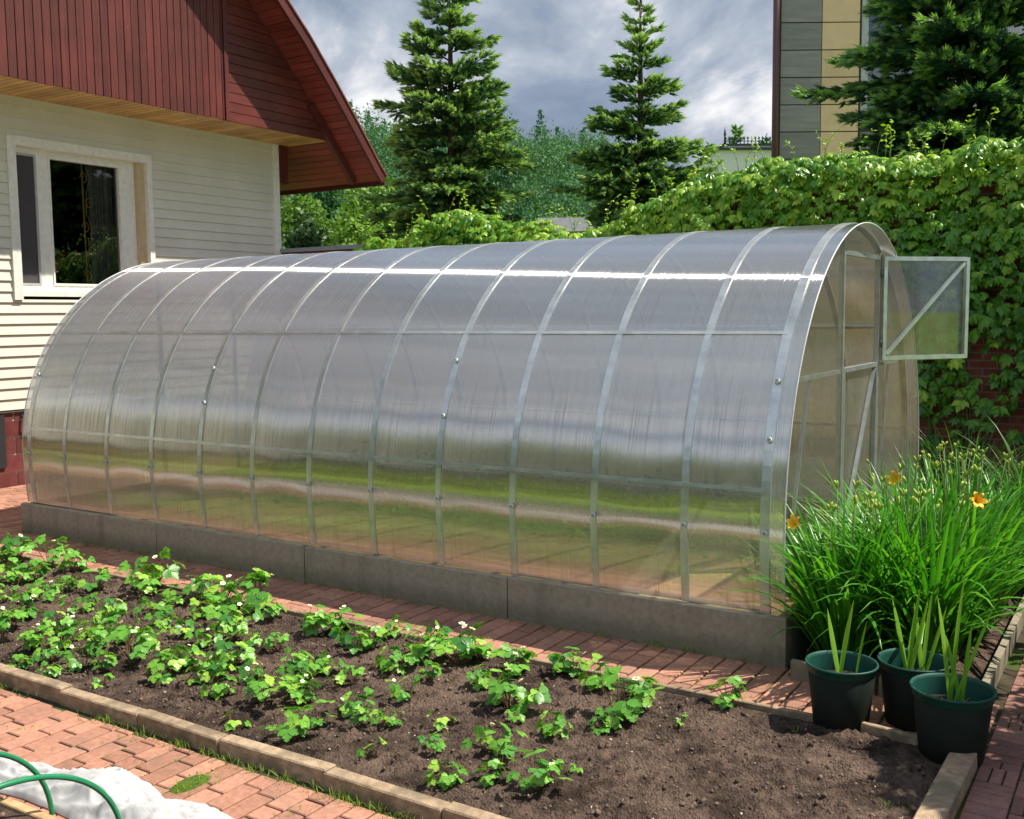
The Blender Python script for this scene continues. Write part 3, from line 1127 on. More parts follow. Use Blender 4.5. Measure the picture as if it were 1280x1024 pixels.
def door_leaf(name, w, z0, z1, loc, rz, flip=False, sd=1):
    """a leaf: steel frame, diagonal brace, clear sheet, hinges; local y = width"""
    d = bpy.data.objects.new(name, None)
    COL.objects.link(d)
    d.parent = gh
    d.location = loc
    d.rotation_euler = (0, 0, rz)
    t = 0.028
    f = MB()
    f.beam((0, t/2, z0), (0, t/2, z1), t, t, up=(0, 1, 0))
    f.beam((0, w-t/2, z0), (0, w-t/2, z1), t, t, up=(0, 1, 0))
    f.beam((0, t, z1-t/2), (0, w-t, z1-t/2), t, t)
    f.beam((0, t, z0+t/2), (0, w-t, z0+t/2), t, t)
    f.build('door_frame', M['steel'], d)
    a, b = ((0, t+.01, z0+t+.01), (0, w-t-.01, z1-t-.01))
    if flip:
        a, b = ((0, t+.01, z1-t-.01), (0, w-t-.01, z0+t+.01))
    MB().beam(a, b, 0.022, 0.024, up=(1, 0, 0)).build('brace', M['steel'], d)
    me = bpy.data.meshes.new('door_sheet')
    me.from_pydata([(0.017*sd, -.006, z0-.006), (0.017*sd, w+.006, z0-.006), (0.017*sd, w+.006, z1+.006), (0.017*sd, -.006, z1+.006), (0.023*sd, -.006, z0-.006), (0.023*sd, w+.006, z0-.006), (0.023*sd, w+.006, z1+.006), (0.023*sd, -.006, z1+.006)], [],
                   [(0, 3, 2, 1), (4, 5, 6, 7), (0, 1, 5, 4), (1, 2, 6, 5), (2, 3, 7, 6), (3, 0, 4, 7)])
    ul = me.uv_layers.new(name='UVMap')
    for lp in me.loops:
        v = me.vertices[lp.vertex_index].co
        ul.data[lp.index].uv = (v.y*5, v.z)
    link('door_sheet', me, M['polyend'], d)
    for z in (z0+0.12, z1-0.12):
        MB().tube([(0.0, -0.006, z-0.03), (0.0, -0.006, z+0.03)], 0.008, 8).build('hinge', M['screw'], d)
    return d


# open leaf swings out past square: from (0,2.33) towards (0.50,2.88)
dvec = np.array([0.50, 2.88])-np.array([0.035, 2.325])
door_leaf('door', float(np.linalg.norm(dvec)), DZ0, DZ1+.01, (0.035, 2.325, 0), atan2(dvec[1], dvec[0])-pi/2, False, -1)
door_leaf('door', PY1-PY0-0.05, HB+.01, DZ0-0.012, (0.008, PY1-0.028, 0), pi, True)

# young vegetables growing inside, in a row
for (ya, yb, lab) in ((2.2, 2.9, 'row of young vegetables growing inside the greenhouse near its far side'),):
    nv = 6000
    pp_ = np.stack([RNG.uniform(-6.3, -0.35, nv), RNG.normal((ya+yb)/2, (yb-ya)/3.4, nv), np.abs(RNG.normal(0, .16, nv))], 1)
    pp_ = pp_[np.sin(pp_[:, 0]*13.0) > -0.75]
    V_, F_, T_ = inst(np.array([(0, 0, 0), (0.3, 0.45, 0.08), (0, 1, 0), (-0.3, 0.45, 0.08)]), np.array([(0, 1, 2), (0, 2, 3)]), basis(RNG.normal(size=pp_.shape)+[0, 0, .4], RNG.normal(size=pp_.shape)+[0, 0, 1]), pp_, RNG.uniform(.05, .11, len(pp_)), RNG.uniform(.1, .9, len(pp_)))
    tag(link('vegetable_seedlings', npmesh('vegetable_seedlings', V_, F_, T_), M['broad']), lab, 'vegetables', kind='stuff')

# concrete base slabs --------------------------------------------------------
sx = [0.125, -1.582, -3.252, -4.814, -6.60]
for i in range(4):
    o = MB().box(sx[i+1]+.004, -0.035, -0.05, sx[i]-.004, 0.012, HB-0.006-(0.006 if i % 2 else 0), 0.3+0.15*i, 0.005).build('concrete_slab', M['concrete'])
    tag(o, 'grey concrete slab under the front of the greenhouse, %s' % ['nearest the flower pots', 'second from the flower pots', 'third from the flower pots', 'nearest the house'][i], 'concrete slab', 'concrete slabs under the greenhouse front')
for i in range(4):
    o = MB().box(sx[i+1]+.004, 2*A-.02, -0.05, sx[i]-.004, 2*A+.03, HB-0.006, 0.3).build('concrete_slab', M['concrete'])
    tag(o, 'concrete slab under the rear of the greenhouse facing the creeper wall, %s from the door end' % ordinal(i+1), 'concrete slab', 'concrete slabs under the greenhouse rear')
for X, w, lab in ((0.09, 0.05, 'concrete slab under the door end of the greenhouse'), (-6.52, 0.05, 'concrete slab under the house end of the greenhouse')):
    o = MB().box(X-w/2, 0.016, -0.05, X+w/2-.004, 2*A-.024, HB-0.01, 0.4).build('concrete_slab', M['concrete'])
    tag(o, lab, 'concrete slab')

# ================================================================== HOUSE
HX, HY1, HZ = -8.985, 5.5136, 4.269
GXF = -8.10     # gable face
RXF = -7.65     # rake (roof front edge)
house = thing('wooden_house', (HX, 0.0, 0), 0, 'house with cream siding, dark red boarded gable and maroon brick base', 'house')


def hp(mb, name, mat, parent=None, **kw):
    """build in world coordinates, parent to house keeping place"""
    p = parent or house
    o = mb.build(name, mat, p, **kw)
    o.location = (-HX, 0, 0) if p is house else (0, 0, 0)
    return o


HYL = -4.9
WY0, WY1, WZ0, WZ1 = 1.463, 3.342, 2.054, 3.838
# siding: stepped laps, with the window opening left out
s = MB()
p_ = 0.118
z = 0.845
while z < HZ-0.01:
    z1 = min(z+p_, HZ-0.002)
    bands = [(z, z1)]
    for cut in (WZ0+.005, WZ1-.005):
        bands = [q_ for (u, w_) in bands for q_ in (((u, cut), (cut, w_)) if u < cut < w_ else ((u, w_),))]
    segs = [(HYL, HY1-0.10, u, w_) for u, w_ in bands]
    segs = [q_ for (a, b, u, w_) in segs for q_ in (((a, WY0+.005, u, w_), (WY1-.005, b, u, w_)) if (u+w_)/2 > WZ0+.005 and (u+w_)/2 < WZ1-.005 else ((a, b, u, w_),))]
    for a, b, zu, zw in segs:
        L = a
        while L < b:
            R = b
            full = [(0.022, z), (0.024, z+0.004), (0.012, z+p_*0.55), (0.004, z+p_)]
            oo = lambda zz: float(np.interp(zz, [f_[1] for f_ in full], [f_[0] for f_ in full]))
            prof = [(oo(zu), zu)]+[f_ for f_ in full if zu < f_[1] < zw]+[(oo(zw), zw)]
            for (o0, za), (o1, zb) in zip(prof[:-1], prof[1:]):
                s.poly([(HX+o0, L, za), (HX+o0, R, za), (HX+o1, R, zb), (HX+o1, L, zb)], 0.5)
            if zu == z:
                s.poly([(HX, L, z-0.001), (HX, R, z-0.001), (HX+0.022, R, z), (HX+0.022, L, z)], 0.5)
            L = R
    z = z+p_
hp(s, 'siding', M['siding'])
b = MB()
bx0 = HX-7.5
b.poly([(HX, HY1, 0), (bx0, HY1, 0), (bx0, HY1, HZ), (HX, HY1, HZ)])
b.poly([(HX, HYL, 0), (HX, HYL, HZ), (bx0, HYL, HZ), (bx0, HYL, 0)])
b.poly([(bx0, HYL, 0), (bx0, HYL, HZ), (bx0, HY1, HZ), (bx0, HY1, 0)])
hp(b, 'side_wall', M['siding'])
c = MB()
c.box(HX, HY1-0.10, 0.845, HX+0.032, HY1+0.012, HZ-0.003)
c.box(HX-0.10, HY1, 0.845, HX-0.001, HY1+0.012, HZ-0.004)
hp(c, 'corner_trim', M['trim'])
hp(MB().box(HX+0.003, HYL, HZ-0.045, HX+0.035, HY1-0.104, HZ-0.002), 'top_trim', M['siding'])
# maroon brick plinth on white mortar
hp(MB().box(HX-0.2, HYL, -0.05, HX-0.012, HY1-.01, 0.82), 'plinth', M['wmortar'])
q = MB()
row = 0
z = -0.03
rr = random.Random(5)
while z < 0.80:
    y = HYL-(0.2 if row % 2 else 0)
    while y < HY1-0.02:
        q.box(HX-0.011, max(y, HYL)+0.008, z+0.008, HX+0.001, min(y+0.42, HY1-.01)-0.008, min(z+0.19, 0.815)-0.008, rr.random())
        y += 0.42
    z += 0.19
    row += 1
hp(q, 'plinth_brick', M['maroon'])
hp(MB().poly([(HX, HYL, 0.84), (HX, HY1, 0.84), (HX+0.03, HY1, 0.825), (HX+0.03, HYL, 0.825)]), 'plinth_flashing', M['darkroof'])
hp(MB().box(HX-.01, 0.55, 0.22, HX+0.03, 1.27, 0.80), 'plinth_hatch', M['dark'])
hp(MB().tube([(HX+0.01, 1.48, 0.78), (HX+0.07, 1.50, 0.72), (HX+0.07, 1.56, 0.62), (HX+0.01, 1.58, 0.60)], 0.012, 8), 'cable_loop', M['dark'])

# window -----------------------------------------------------------------
win = bpy.data.objects.new('window', None)
COL.objects.link(win)
win.parent = house
win.location = (-HX, 0, 0)
f = MB()
TW = 0.10
PR = 0.045
f.box(HX-0.10, WY0, WZ1-TW, HX+PR, WY1, WZ1)
f.box(HX-0.10, WY0, WZ0, HX+PR, WY0+TW, WZ1-TW)
f.box(HX-0.10, WY1-TW*.7, WZ0, HX+PR, WY1, WZ1-TW)
f.box(HX-0.10, WY0+TW, WZ0+.04, HX+PR-.012, WY1-TW*.7, WZ0+0.10)
o = f.build('window_trim', M['trim'], win)
f = MB()
f.box(HX-0.135, WY1-TW*.7-0.10, WZ0+.10, HX-0.02, WY1-TW*.7, WZ1-TW)
f.build('window_jamb', M['tantrim'], win)
iy0, iy1, iz0, iz1 = WY0+TW, WY1-TW*.7-.10, WZ0+0.10, WZ1-TW
fx0, fx1 = HX-0.14, HX-0.085
f = MB()
mul0, mul1 = 1.87, 2.02
f.box(fx0, iy0, iz1-.06, fx1, iy1, iz1)
f.box(fx0, iy0, iz0, fx1, iy1, iz0+.07)
f.box(fx0, iy0, iz0+.07, fx1, iy0+.055, iz1-.06)
f.box(fx0, iy1-.20, iz0+.07, fx1, iy1, iz1-.06)
f.box(fx0, mul0, iz0+.07, fx1, mul1, iz1-.06)
f.build('window_frame', M['trim'], win)
f = MB()
ga, gb = mul1, iy1-.20
for (y0, y1, z0, z1) in ((ga, gb, iz1-.085, iz1-.06), (ga, gb, iz0+.07, iz0+.095)):
    f.box(fx0-.005, y0, z0, fx1+.012, y1, z1)
f.box(fx0-.005, gb-.025, iz0+.095, fx1+.012, gb, iz1-.085)
f.box(fx0-.005, ga, iz0+.095, fx1+.012, ga+.02, iz1-.085)
f.build('sash', M['trim'], win)
f = MB()
for (y0, y1, z0, z1) in ((iy0+.055, mul0, iz1-.085, iz1-.06), (iy0+.055, mul0, iz0+.07, iz0+.09), (mul0-.025, mul0, iz0+.09, iz1-.085), (iy0+.055, iy0+.07, iz0+.09, iz1-.085)):
    f.box(fx0-.005, y0, z0, fx1+.008, y1, z1)
f.build('screen_frame', M['greyframe'], win)
MB().poly([(fx1-.006, iy0+.07, iz0+.09), (fx1-.006, mul0-.025, iz0+.09), (fx1-.006, mul0-.025, iz1-.085), (fx1-.006, iy0+.07, iz1-.085)]).build('insect_screen', M['blind'], win)
g = MB()
gx = fx0+.02
g.poly([(gx, ga, iz0+.09), (gx, gb, iz0+.09), (gx, gb, iz1-.08), (gx, ga, iz1-.08)])
g.build('pane', M['glass'], win)
# the dark room behind
r = MB()
rx = HX-3.0
r.poly([(rx, 0.2, 0.9), (rx, 5.0, 0.9), (rx, 5.0, 4.2), (rx, 0.2, 4.2)])
r.poly([(rx, 0.2, 0.9), (HX-.15, 0.2, 0.9), (HX-.15, 5.0, 0.9), (rx, 5.0, 0.9)])
r.poly([(rx, 0.2, 4.2), (HX-.15, 0.2, 4.2), (HX-.15, 5.0, 4.2), (rx, 5.0, 4.2)])
r.poly([(rx, 5.0, .9), (HX-.15, 5.0, .9), (HX-.15, 5.0, 4.2), (rx, 5.0, 4.2)])
r.poly([(rx, 0.2, .9), (HX-.15, 0.2, .9), (HX-.15, 0.2, 4.2), (rx, 0.2, 4.2)])
for (y0, y1, z0, z1) in ((0.2, iy0, .9, 4.2), (iy1, 5.0, .9, 4.2), (iy0, iy1, .9, iz0), (iy0, iy1, iz1, 4.2)):
    r.poly([(HX-.152, y0, z0), (HX-.152, y1, z0), (HX-.152, y1, z1), (HX-.152, y0, z1)])
hp(r, 'room_wall', M['dark'])
# curtain with a scrolled gold band
cu = thing('curtain', (0, 0, 0), 0, 'grey curtain with a gold scroll border behind the large window pane', 'curtain')
cpts, n = [], 90
V, F = [], []
for i in range(n):
    y = 2.66+0.62*i/(n-1)
    x = HX-0.28+0.028*sin(i*0.62)+0.012*sin(i*1.7)
    V += [(x, y, iz0-.2), (x, y, iz1+.1)]
    if i:
        F.append((2*i-2, 2*i, 2*i+1, 2*i-1))
me = npmesh('curtain_cloth', np.array(V), np.array(F), smooth=True)
link('curtain_cloth', me, M['curtain'], cu)
gold = MB()
for k in range(5):
    zc = 3.5-k*0.29
    pts = []
    for j in range(22):
        a = j/21*pi*2.6
        rad = 0.075*(1-j/30)
        sg = 1 if k % 2 else -1
        pts.append((HX-.225, 2.60+0.0+sg*rad*cos(a)*0.7+0.03*sg, zc+rad*sin(a)))
    gold.tube(pts, 0.006, 6)
    gold.tube([(HX-.225, 2.60+0.03*sin(zc*9), zc-.15), (HX-.225, 2.62+0.03*sin(zc*9+1), zc), (HX-.225, 2.6, zc+.15)], 0.006, 6)
gold.tube([(HX-.225, 2.555, iz0), (HX-.225, 2.548, iz1)], 0.010, 6)
gold.build('gold_border', M['gold'], cu)

# gable ------------------------------------------------------------------
UND = [(6.20, 3.70), (6.10, 3.80), (5.605, 4.366), (5.184, 4.829), (4.732, 5.30), (4.289, 5.70), (0.30, 9.3)]


def und(y):
    ys = [a for a, _ in UND][::-1]
    zs = [b for _, b in UND][::-1]
    return float(np.interp(y, ys, zs)) if y >= 0.30 else float(9.3-(0.30-y)*0.9)


# vertical boards from the left up to the seam
SEAM = 3.798
v = MB()
y = HYL+0.3
rr = random.Random(9)
bw = 0.098
while y < SEAM-0.02:
    y1 = min(y+bw, SEAM-0.03)
    off = rr.uniform(-.002, .003)
    zt0, zt1 = und(y)-.02, und(y1)-.02
    xF = GXF+0.03+off
    zb = HZ-0.03+rr.uniform(-.004, .004)
    e = 0.006
    t = rr.random()
    v.poly([(xF, y+e, zb), (xF, y1-e, zb), (xF, y1-e, zt1), (xF, y+e, zt0)], t)
    v.poly([(xF, y1-e, zb), (xF-.016, y1, zb), (xF-.016, y1, zt1), (xF, y1-e, zt1)], t)
    v.poly([(xF-.016, y, zb), (xF, y+e, zb), (xF, y+e, zt0), (xF-.016, y, zt0)], t)
    v.poly([(xF-.02, y, zb), (xF-.02, y1, zb), (xF, y1-e, zb), (xF, y+e, zb)], t)
    y += bw
hp(v, 'gable_boards', M['redv'])
hp(MB().box(GXF-.02, SEAM-.03, HZ-.03, GXF+.05, SEAM+.03, und(SEAM)-.03), 'gable_post', M['redfascia'])
hp(MB().poly([(GXF-.012, HYL+.3, HZ-.01), (GXF-.012, 5.72, HZ-.01), (GXF-.012, 5.72, und(5.72)), (GXF-.012, 4.289, 5.70), (GXF-.012, 0.3, 9.3), (GXF-.012, HYL+.3, 5.0)]), 'gable_backing', M['dark'])
v = MB()
z = HZ-0.03
while z < 9.0:
    z1 = z+0.118
    # right limit where the roof underside comes down
    def ylim(zz):
        ys = np.linspace(0.3, 6.2, 600)
        for yy in ys[::-1]:
            if und(yy) >= zz:
                return yy
        return 0.3
    ya, yb = ylim(z), ylim(z1)
    L = SEAM+.03
    if yb <= L:
        break
    t = rr.random()
    e = 0.006
    v.poly([(GXF, L, z+e), (GXF, ya, z+e), (GXF, yb, z1-e), (GXF, L, z1-e)], t)
    v.poly([(GXF-.012, L, z), (GXF-.012, ya, z), (GXF, ya, z+e), (GXF, L, z+e)], t)
    v.poly([(GXF, L, z1-e), (GXF, yb, z1-e), (GXF-.012, yb, z1), (GXF-.012, L, z1)], t)
    z = z1
hp(v, 'gable_panel', M['redh'])
# honey soffit boards under the gable overhang, running front to back
v = MB()
x = GXF+0.012
rr = random.Random(4)
y = HYL+.3
while y < 5.72:
    y1 = min(y+0.095, 5.72)
    t = rr.random()
    zf = HZ-.012
    v.poly([(HX+.03, y+.004, zf), (HX+.03, y1-.004, zf), (GXF-.0, y1-.004, zf), (GXF-.0, y+.004, zf)], t)
    v.poly([(HX+.03, y1-.004, zf), (HX+.03, y1+.004, zf+.01), (GXF-.0, y1+.004, zf+.01), (GXF-.0, y1-.004, zf)], t)
    y = y1
hp(v, 'soffit', M['honey'])

# roof -------------------------------------------------------------------
RX1 = HX-8.2
roofprof = [(yy, zz+0.02) for yy, zz in UND]
roof = MB()
TH = 0.10
top = []
for i, (yy, zz) in enumerate(roofprof):
    a = roofprof[max(0, i-1)]
    b = roofprof[min(len(roofprof)-1, i+1)]
    d = unit([b[0]-a[0], b[1]-a[1]])
    nrm = (-d[1], d[0]) if -d[1] > 0 else (d[1], -d[0])
    top.append((yy+abs(d[1])*TH, zz+abs(d[0])*TH))
for (a, b) in zip(top[:-1], top[1:]):
    roof.poly([(RXF+.03, a[0], a[1]), (RX1, a[0], a[1]), (RX1, b[0], b[1]), (RXF+.03, b[0], b[1])])
roof.poly([(RXF+.03, top[-1][0], top[-1][1]), (RX1, top[-1][0], top[-1][1]), (RX1, HYL-.8, 4.2), (RXF+.03, HYL-.8, 4.2)])
ro = hp(roof, 'roof', M['roofmetal'])
# underside boards running front to back (each a strip along X)
v = MB()
rr = random.Random(6)
ul_ = roofprof[:]
for (a, b) in zip(ul_[:-1], ul_[1:]):
    L = sqrt((a[0]-b[0])**2+(a[1]-b[1])**2)
    n = max(1, int(round(L/0.098)))
    for k in range(n):
        p0 = (a[0]+(b[0]-a[0])*k/n, a[1]+(b[1]-a[1])*k/n)
        p1 = (a[0]+(b[0]-a[0])*(k+1)/n, a[1]+(b[1]-a[1])*(k+1)/n)
        e = 0.06
        q0 = (p0[0]+(p1[0]-p0[0])*e, p0[1]+(p1[1]-p0[1])*e)
        q1 = (p0[0]+(p1[0]-p0[0])*(1-e), p0[1]+(p1[1]-p0[1])*(1-e))
        t = rr.random()
        v.poly([(RXF-.02, q0[0], q0[1]), (RXF-.02, q1[0], q1[1]), (RX1, q1[0], q1[1]), (RX1, q0[0], q0[1])], t)
        v.poly([(RXF-.02, q1[0], q1[1]), (RXF-.02, p1[0]+.006, p1[1]+.012), (RX1, p1[0]+.006, p1[1]+.012), (RX1, q1[0], q1[1])], t)
hp(v, 'roof_underside', M['redx'])
v = MB()   # rake fascia board
for (a, b, ta, tb) in zip(roofprof[:-1], roofprof[1:], top[:-1], top[1:]):
    lo = 0.03
    P = [(a[0]-.01, a[1]-lo), (b[0]-.01, b[1]-lo), (tb[0], tb[1]), (ta[0], ta[1])]
    for X in (RXF+.028, RXF-.018):
        v.poly([(X, y_, z_) for y_, z_ in P], 0.4)
    v.poly([(RXF+.028, *P[0]), (RXF-.018, *P[0]), (RXF-.018, *P[1]), (RXF+.028, *P[1])], 0.4)
v.poly([(RXF+.028, roofprof[0][0]-.01, roofprof[0][1]-.03), (RXF-.018, roofprof[0][0]-.01, roofprof[0][1]-.03), (RXF-.018, *top[0]), (RXF+.028, *top[0])])
hp(v, 'rake_board', M['redfascia'])
v = MB()
for (ta, tb) in zip(top[:-1], top[1:]):
    v.beam((RXF+.036, ta[0]+.006, ta[1]+.006), (RXF+.036, tb[0]+.006, tb[1]+.006), 0.018, 0.02, up=(1, 0, 0))
hp(v, 'drip_edge', M['roofmetal'])
hp(MB().beam((RXF, top[0][0], top[0][1]-.06), (RX1, top[0][0], top[0][1]-.06), 0.02, 0.12), 'eave_board', M['redfascia'])
# inner barge rafter against the gable face plane, and the boxed corner
v = MB()
seg = [(6.14, und(6.14)), (5.605, 4.366), (5.30, und(5.30))]
for a, b in zip(seg[:-1], seg[1:]):
    v.beam((GXF+.02, a[0]-.045, a[1]-.04), (GXF+.02, b[0]-.045, b[1]-.04), 0.09, 0.08, up=(1, 0, 0))
hp(v, 'barge_rafter', M['redfascia'])
hp(MB().box(HX-0.3, HY1+.014, 3.72, HX+.06, HY1+.16, HZ-.02), 'eave_bracket', M['redfascia'])

# ================================================================== GARDEN WALL + CREEPER
WYF = 5.55


def wall_top(x):
    return 2.80 if x < -4.0 else (2.80+(x+4.0)/1.6*0.5 if x < -2.4 else 3.30)


gw = thing('garden_wall', (0, WYF, 0), 0, 'red brick garden wall overgrown with creeper behind the greenhouse', 'wall')
MB().box(-9.6, 0, -0.05, -3.2, 0.25, 2.74).build('low_wall', M['wallbrick'], gw)
MB().box(-3.199, 0, -0.05, 3.6, 0.25, 3.12).build('tall_wall', M['wallbrick'], gw)
MB().box(-9.6, -0.06, 2.745, -3.2, 0.31, 2.80).build('coping', M['coping'], gw)

# leaflets
LT = np.array([(0, 0, 0), (0.19, 0.28, -0.07), (0.25, 0.56, -0.09), (0.0, 0.5, 0.06), (-0.19, 0.28, -0.07), (-0.25, 0.56, -0.09), (0, 1.0, -0.16)])
LF = np.array([(0, 1, 2, 3), (0, 3, 5, 4), (3, 2, 6, 6), (3, 6, 6, 5)])
LF3 = np.array([(0, 1, 3), (1, 2, 3), (2, 6, 3), (3, 6, 5), (3, 5, 4), (3, 4, 0)])


def palmate(O, N, size, tint, droop=0.6, n=5, spread=1.0):
    """compound leaves: n leaflets fanning from each point, hanging down"""
    mcount = len(O)
    parts = []
    down = np.tile([0, 0, -1.0], (mcount, 1))
    side = np.cross(N, down)
    side /= np.linalg.norm(side, axis=1, keepdims=True)+1e-9
    dn = np.cross(side, N)
    dn *= np.sign(-dn[:, 2:3])
    tw = RNG.uniform(-.5, .5, mcount)
    for k in range(n):
        a = (k-(n-1)/2)*0.55*spread+tw
        D = dn*np.cos(a)[:, None]+side*np.sin(a)[:, None]+N*RNG.uniform(-.35, .25, (mcount, 1))-np.array([0, 0, droop*0.2])
        nn = N+RNG.normal(0, 0.28, (mcount, 3))
        B = basis(D, nn)
        s_ = size*(1-0.12*abs(k-(n-1)/2))*RNG.uniform(.85, 1.1, mcount)
        parts.append(inst(LT, LF3, B, O, s_, np.clip(tint+RNG.normal(0, .07, mcount), 0, 1)))
    return parts


def creeper(name, x0, x1, zlo, ztop_fn, dens, thick, label, tops=0.5, fade=True, size=(0.065, 0.145)):
    area = (x1-x0)*3.0
    n = int(area*dens)
    x = RNG.uniform(x0, x1, n)
    zt = np.array([ztop_fn(a) for a in x])
    z = zlo+(zt-zlo)*RNG.random(n)**0.8
    bulge = np.array([0.5+0.5*fbm(a*1.3, c*1.3, 5.0, 3) for a, c in zip(x, z)])
    h = (z-zlo)/(zt-zlo)
    # thin low down so that the brick shows
    if fade:
        keep = RNG.random(n) < np.clip(0.22+1.5*(h-0.05)+0.5*(bulge-0.5), 0.12, 1)
        gap = np.array([fbm(a*2.1+9, c*2.1, 2.0, 3) for a, c in zip(x, z)])
        keep &= ~((gap > 0.38) & (h < 0.5))
        x, z, bulge, h, zt = x[keep], z[keep], bulge[keep], h[keep], zt[keep]
    n = len(x)
    prof = thick*(0.25+0.95*np.clip(h/0.72, 0, 1)-0.75*np.clip((h-.72)/.28, 0, 1)**1.6)*(0.55+0.8*bulge)
    y = WYF-0.03-prof*(0.30+0.75*RNG.random(n))
    N = np.stack([RNG.normal(0, .5, n), -np.ones(n), 0.45+0.75*np.clip((h-.65)/.3, 0, 1)+RNG.normal(0, .36, n)], 1)
    N /= np.linalg.norm(N, axis=1, keepdims=True)
    tint = np.clip(0.26+0.44*np.clip((h-.6)/.3, 0, 1)+RNG.normal(0, .17, n)+0.4*(bulge-.5), 0, 1)  # shading put into leaf colour: lower leaves darker, young top leaves lighter
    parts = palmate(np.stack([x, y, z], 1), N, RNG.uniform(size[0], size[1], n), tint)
    # crown over the top of the wall
    nt = int((x1-x0)*dens*tops)
    xt = RNG.uniform(x0, x1, nt)
    yt = WYF-thick*1.05+RNG.random(nt)*(thick+0.55)
    u = (yt-(WYF-thick*1.05))/(thick+0.55)
    bt = np.array([fbm(a*1.7, b_*1.7, 8.0, 3) for a, b_ in zip(xt, yt)])
    zt2 = np.array([ztop_fn(a) for a in xt])+0.10*np.sin(u*pi)*1.2-0.10+0.16*bt-RNG.random(nt)*0.12
    N2 = np.stack([RNG.normal(0, .4, nt), -0.9+1.2*u+RNG.normal(0, .3, nt), np.full(nt, 0.9)], 1)
    N2 /= np.linalg.norm(N2, axis=1, keepdims=True)
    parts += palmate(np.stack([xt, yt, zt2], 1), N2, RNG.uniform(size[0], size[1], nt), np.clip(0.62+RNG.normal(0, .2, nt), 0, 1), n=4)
    root = thing(name, ((x0+x1)/2, WYF-.15, 0), 0, label, 'creeper')
    off = np.array([-(x0+x1)/2, -(WYF-.15), 0])
    V, F, T = join(parts)
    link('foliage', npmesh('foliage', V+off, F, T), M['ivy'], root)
    # wandering shoots above the top and bare stems on the brick
    sh = MB()
    lv = []
    for _ in range(int((x1-x0)*7)):
        xx = random.uniform(x0, x1)
        zz = ztop_fn(xx)
        yy = WYF-random.uniform(0, .5)
        L = random.uniform(.12, .42)
        dx, dy = random.uniform(-.4, .4), random.uniform(-.3, .3)
        pts = [np.array([xx+dx*L*t*t, yy+dy*L*t, zz-.06+L*t-(.25*L*t*t if L > .3 else 0)]) for t in np.linspace(0, 1, 6)]
        sh.tube([p+off for p in pts], [0.004, .0035, .003, .0028, .0022, .0015], 4)
        for p in pts[2:]:
            for _k in range(2):
                lv.append(p)
    for _ in range(int((x1-x0)*3)):
        xx = random.uniform(x0, x1)
        pts = [(xx+off[0]+0.25*fbm(xx*3, t*2.0, 1, 2), WYF-.02+off[1], t*ztop_fn(xx)*0.93) for t in np.linspace(0, 1, 12)]
        sh.tube(pts, 0.007, 5)
    sh.build('shoots', M['stem'], root)
    O = np.array(lv)
    k = len(O)
    D = RNG.normal(size=(k, 3))
    D[:, 2] = D[:, 2]*0.5+0.1
    V, F, T = inst(LT, LF3, basis(D, RNG.normal(size=(k, 3))+[0, 0, 1]), O+off, RNG.uniform(.03, .06, k), RNG.uniform(.75, 1, k))
    link('young_leaves', npmesh('young_leaves', V, F, T), M['ivy'], root)
    return root


def top_left(x):
    # mound on the low wall, px-measured crest
    base = 2.80
    return base+0.03+0.30*math.exp(-((x+5.7)/0.75)**2)+0.05*sin(x*5)


def top_right(x):
    t = min(1.0, max(0.0, (x+3.95)/1.55))
    return 2.78+0.60*t*t*(3-2*t)+0.05*sin(x*3.1)+0.02*sin(x*9)


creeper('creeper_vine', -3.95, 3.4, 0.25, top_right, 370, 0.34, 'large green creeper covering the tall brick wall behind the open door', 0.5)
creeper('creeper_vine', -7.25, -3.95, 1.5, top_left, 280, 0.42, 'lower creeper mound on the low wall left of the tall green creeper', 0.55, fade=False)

# ================================================================== TREES
# needle shoot: a ring of thin blades pointing forward
sv, sf = [], []
for k in range(7):
    a = 2*pi*k/7
    for (r0, y0, r1, y1) in ((0.0, 0.05+0.09*(k % 3), 0.34, 0.62+0.12*(k % 3)),):
        b = len(sv)
        ux, uz = cos(a), sin(a)
        tx, tz = -sin(a), cos(a)
        w = 0.105
        sv += [(ux*r0+tx*w, y0, uz*r0+tz*w), (ux*r0-tx*w, y0, uz*r0-tz*w), (ux*r1*.62, y1, uz*r1*.62)]
        sf.append((b, b+1, b+2))
b = len(sv)
sv += [(0.09, 0.2, 0.0), (-0.09, 0.2, 0.0), (0, 1.05, 0), (0, 0.2, 0.09), (0, 0.2, -0.09)]
sf += [(b, b+1, b+2), (b+3, b+4, b+2)]
SV, SF = np.array(sv), np.array(sf)


